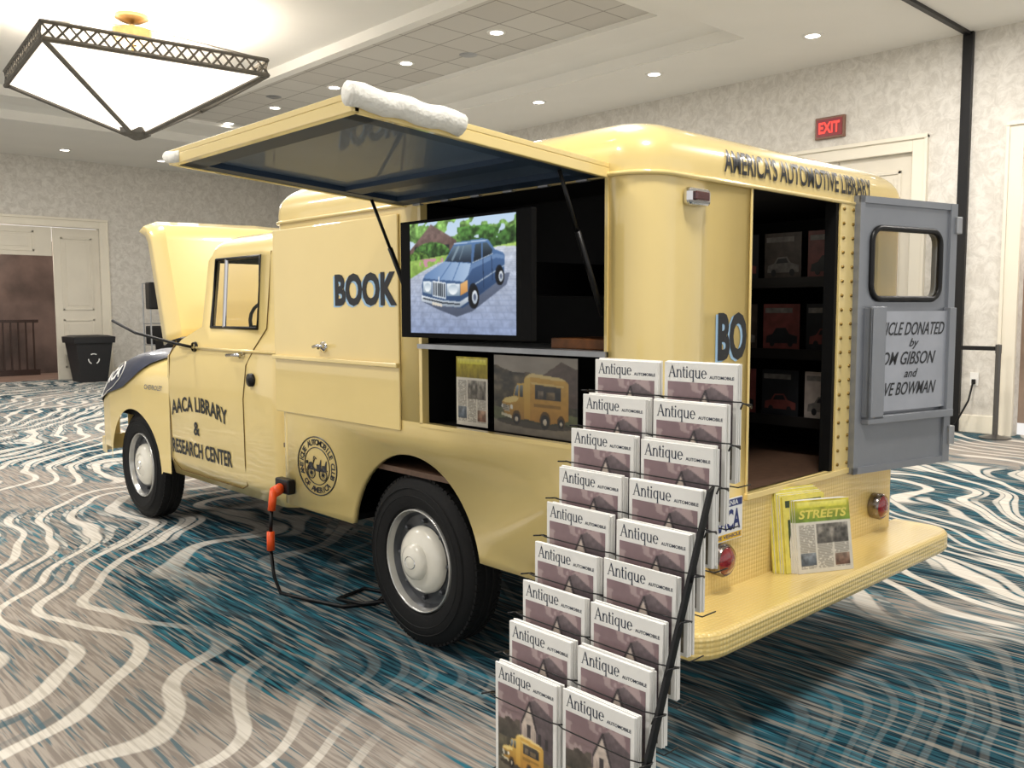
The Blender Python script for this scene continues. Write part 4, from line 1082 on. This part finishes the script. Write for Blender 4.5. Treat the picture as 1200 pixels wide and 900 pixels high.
for i_ in range(6):
    bump_mag(.905+i_*.004,-.07-i_*.008,-.30,'p','yellow magazine leaning on the bumper riser',h=.335-.006*i_,w=.24-.003*i_,m=[1,2,1,2,2,1][i_],lean=.12)
for i_ in range(4):
    bump_mag(.955+i_*.004,-.145-i_*.008,-.45,'news','newspaper style magazine with green masthead on the bumper',h=.29,w=.26,lean=.16)

# ------------------------------------------------------------------ magazine rack
def serif_title():
    g=G()
    def st(x0,z0,x1,z1,w0,w1=None):
        w1=w1 or w0;g.poly([(x0-w0/2,z0,0),(x0+w0/2,z0,0),(x1+w1/2,z1,0),(x1-w1/2,z1,0)])
    def se(x,z,w=.22):g.poly([(x-w/2,z-.02,0),(x+w/2,z-.02,0),(x+w/2,z+.02,0),(x-w/2,z+.02,0)])
    def ell(cx,cz,rx,rz,a0,a1,tx_,tz_,n=14):
        for k in range(n):
            A=a0+(a1-a0)*k/n;B=a0+(a1-a0)*(k+1)/n
            g.poly([(cx+rx*math.cos(A),cz+rz*math.sin(A),0),(cx+rx*math.cos(B),cz+rz*math.sin(B),0),(cx+(rx-tx_)*math.cos(B),cz+(rz-tz_)*math.sin(B),0),(cx+(rx-tx_)*math.cos(A),cz+(rz-tz_)*math.sin(A),0)])
    st(.08,0,.40,1,.06);st(.68,0,.38,1,.15,.10);st(.38,.36,.38,.31,.36);se(.08,0,.2);se(.68,0,.28)
    X=.92;st(X,0,X,.66,.11);se(X,0);se(X-.04,.64,.12);ell(X+.2,.40,.22,.28,0,pi*.95,.10,.07);st(X+.37,0,X+.37,.42,.11);se(X+.37,0)
    X=1.56;st(X,.1,X,.9,.11);g.poly([(X-.12,.6,0),(X+.18,.6,0),(X+.18,.66,0),(X-.12,.66,0)]);ell(X+.1,.12,.155,.14,pi,1.7*pi,.10,.06)
    X=1.90;st(X,0,X,.66,.11);se(X,0);se(X-.04,.64,.12);ell(X,.88,.075,.075,0,2*pi,.074,.074)
    X=2.34;ell(X,.33,.24,.35,.25*pi,1.75*pi,.12,.05);st(X+.2,-.33,X+.2,.68,.11);se(X+.2,-.33)
    X=2.80;st(X,.2,X,.66,.11);se(X-.04,.64,.12);ell(X+.18,.22,.235,.235,pi,2*pi,.11,.07);st(X+.36,0,X+.36,.66,.11);se(X+.40,.0,.12);se(X+.32,.64,.12)
    X=3.60;ell(X,.33,.27,.35,0,1.78*pi,.12,.05);g.poly([(X-.2,.33,0),(X+.26,.33,0),(X+.26,.38,0),(X-.2,.38,0)])
    return g
TG=serif_title()
ROW=9
RK=thing('magazine_rack',(-.8,-.52,0),'leaning black wire literature rack holding two columns of magazines','magazine rack')
MH=.275;MW=.205
def mx_(k):return -.596-.0446*k
def mz_(k):return 1.40-.09*k
TITLE=mat('cover_title_navy','#1D2A42',rough=.4,noise=.05)
g=G()
for k in range(ROW):
    x=mx_(k)-.008;z=mz_(k)
    for y0,y1 in ((-.287,-.516),(-.516,-.748)):
        g.tube([(x+.045,y0,z-.10),(x+.0,y0,z-.084),(x-.006,y0-.02,z-.084),(x-.006,y1+.02,z-.084),(x+.0,y1,z-.084),(x+.045,y1,z-.10)],.0017,n=5)
        g.tube([(x+.045,y0,z-MH-.004),(x-.006,y0,z-MH-.004),(x-.006,y1,z-MH-.004),(x+.045,y1,z-MH-.004)],.0017,n=5)
    g.tube([(x+.04,-.75,z-.1),(x+.02,-.762,z-.09),(x-.015,-.761,z-.085),(x-.018,-.758,z-.098)],.0021,n=5)
    g.tube([(x+.04,-.285,z-.1),(x+.02,-.275,z-.09),(x-.016,-.274,z-.085)],.0021,n=5)
g.obj('wire_pocket',BLK,RK,smooth=True)
g=G()
A=Vector((mx_(0)+.06,-.516,1.26));B=Vector((mx_(8)+.03,-.516,.40));g.tube([A,B],.005,n=6)
y=-.757
V=[]
for yy in (y,y+.008):V+=[(-.736,yy,1.13),(-.716,yy,1.14),(-1.022,yy,.35),(-1.046,yy,.35)]
g.add(V,[(0,1,2,3),(4,5,6,7),(0,1,5,4),(1,2,6,5),(2,3,7,6),(3,0,4,7)])
g.tube([(-1.037,y+.005,.36),(-1.08,y+.005,.015)],.010,n=8);g.tube([(-1.03,y+.005,.36),(-.55,y+.005,.015)],.010,n=8)
g.tube([(-1.005,-.27,.40),(-1.08,-.27,.015)],.008,n=8);g.tube([(-1.0,-.27,.38),(-.55,-.27,.015)],.008,n=8)
g.tube([(-1.08,-.262,.015),(-1.08,-.75,.015)],.01);g.tube([(-.55,-.262,.015),(-.55,-.75,.015)],.01);g.tube([(-1.0,-.262,.39),(-1.0,-.75,.39)],.006)
g.obj('rack_frame',BLK,RK,smooth=True,auto=40)
mag0=None;CC=cover_canvas()
for c_,y0 in enumerate((-.30,-.525)):
    for k in range(ROW):
        for q_ in range(4):
            loc=Vector((mx_(k)+q_*.0066,y0+random.uniform(-.0025,.0025),mz_(k)-MH+random.uniform(-.004,.004)-q_*.001))
            if mag0 is None:
                t=thing('magazine',loc,'antique car magazine with white masthead in the wire rack','magazine','magazines in the wire rack')
                x,y,z=loc
                box('pages',(x,y-MW,z),(x+.005,y,z+MH),WHITE,t,bevel=.001)
                picture('cover_picture',CC,(x-.0005,y-.05*MW,z+.03*MH),(0,-1,0),(0,0,1),.90*MW,.80*MH,PRINT,t)
                g=G();s_=.0285
                g.add([(x-.0006,y-.012-v[0]*s_,z+MH-.036+v[1]*s_) for v in TG.V],TG.F)
                V,F=textgeo('AUTOMOBILE',1,0,.02);P2=fit(V,MW*.635,MW*.96,0,.0076)
                g.add([(x-.0006,y-a_,z+MH-.036+b_) for a_,b_ in P2],F)
                g.obj('title',TITLE,t)
                mag0=t;mk=[o for o in bpy.data.objects if o.parent==t]
            else:
                t=mag0.copy();link(t);t.location=loc
                for m_ in mk:
                    if q_>0 and m_.name.startswith(('title','cover')):continue
                    o=m_.copy();link(o);o.parent=t

# ------------------------------------------------------------------ light
w=bpy.data.worlds.new('world');bpy.context.scene.world=w;w.use_nodes=True
nt=w.node_tree;bg=nt.nodes['Background'];bg.inputs[0].default_value=(1,.97,.93,1);bg.inputs[1].default_value=.95
def area(name,loc,sx,sy,power,col=(1,.955,.90),rot=(0,0,0)):
    l=bpy.data.lights.new(name,'AREA');l.shape='DISK' if sx==sy else 'RECTANGLE';l.size=sx
    if sx!=sy:l.size_y=sy
    l.energy=power;l.color=col
    o=bpy.data.objects.new(name,l);link(o);o.location=loc;o.rotation_euler=rot;return o
for x,y in ((-.6,-1.2),(-3.3,2.2),(2.1,2.2),(-.6,5.5),(5.6,6.9),(5.6,10.7),(2,14.2),(7.0,2),(-3.5,9),(5,-1.5)):
    area('ceiling_lamp',(x,y,4.78),.7,.7,125 if y<12 else 190)
area('chandelier_lamp',(CX,CY,4.6),1.6,1.6,110,rot=(pi,0,0))
area('chandelier_lamp',(CX,CY,3.6),1.0,1.0,70)
l=bpy.data.lights.new('truck_interior_fill','POINT');l.energy=1.2;l.shadow_soft_size=.08;l.color=(1,.9,.75)  # added fill light without a fixture, keeps the shelf magazines visible
o=bpy.data.objects.new('truck_interior_fill',l);link(o);o.location=(1.1,.6,1.9)
l=bpy.data.lights.new('hall_lamp','POINT');l.energy=60;l.shadow_soft_size=.2;l.color=(1,.82,.68)
o=bpy.data.objects.new('hall_lamp',l);link(o);o.location=(3,Y1+1.2,2.9)
l=bpy.data.lights.new('side_room_lamp','POINT');l.energy=50;l.shadow_soft_size=.2;l.color=(1,.85,.72)
o=bpy.data.objects.new('side_room_lamp',l);link(o);o.location=(X1+.8,1,2.9)
try:
    bpy.context.scene.view_settings.view_transform='Standard'
except Exception as e:print(e)
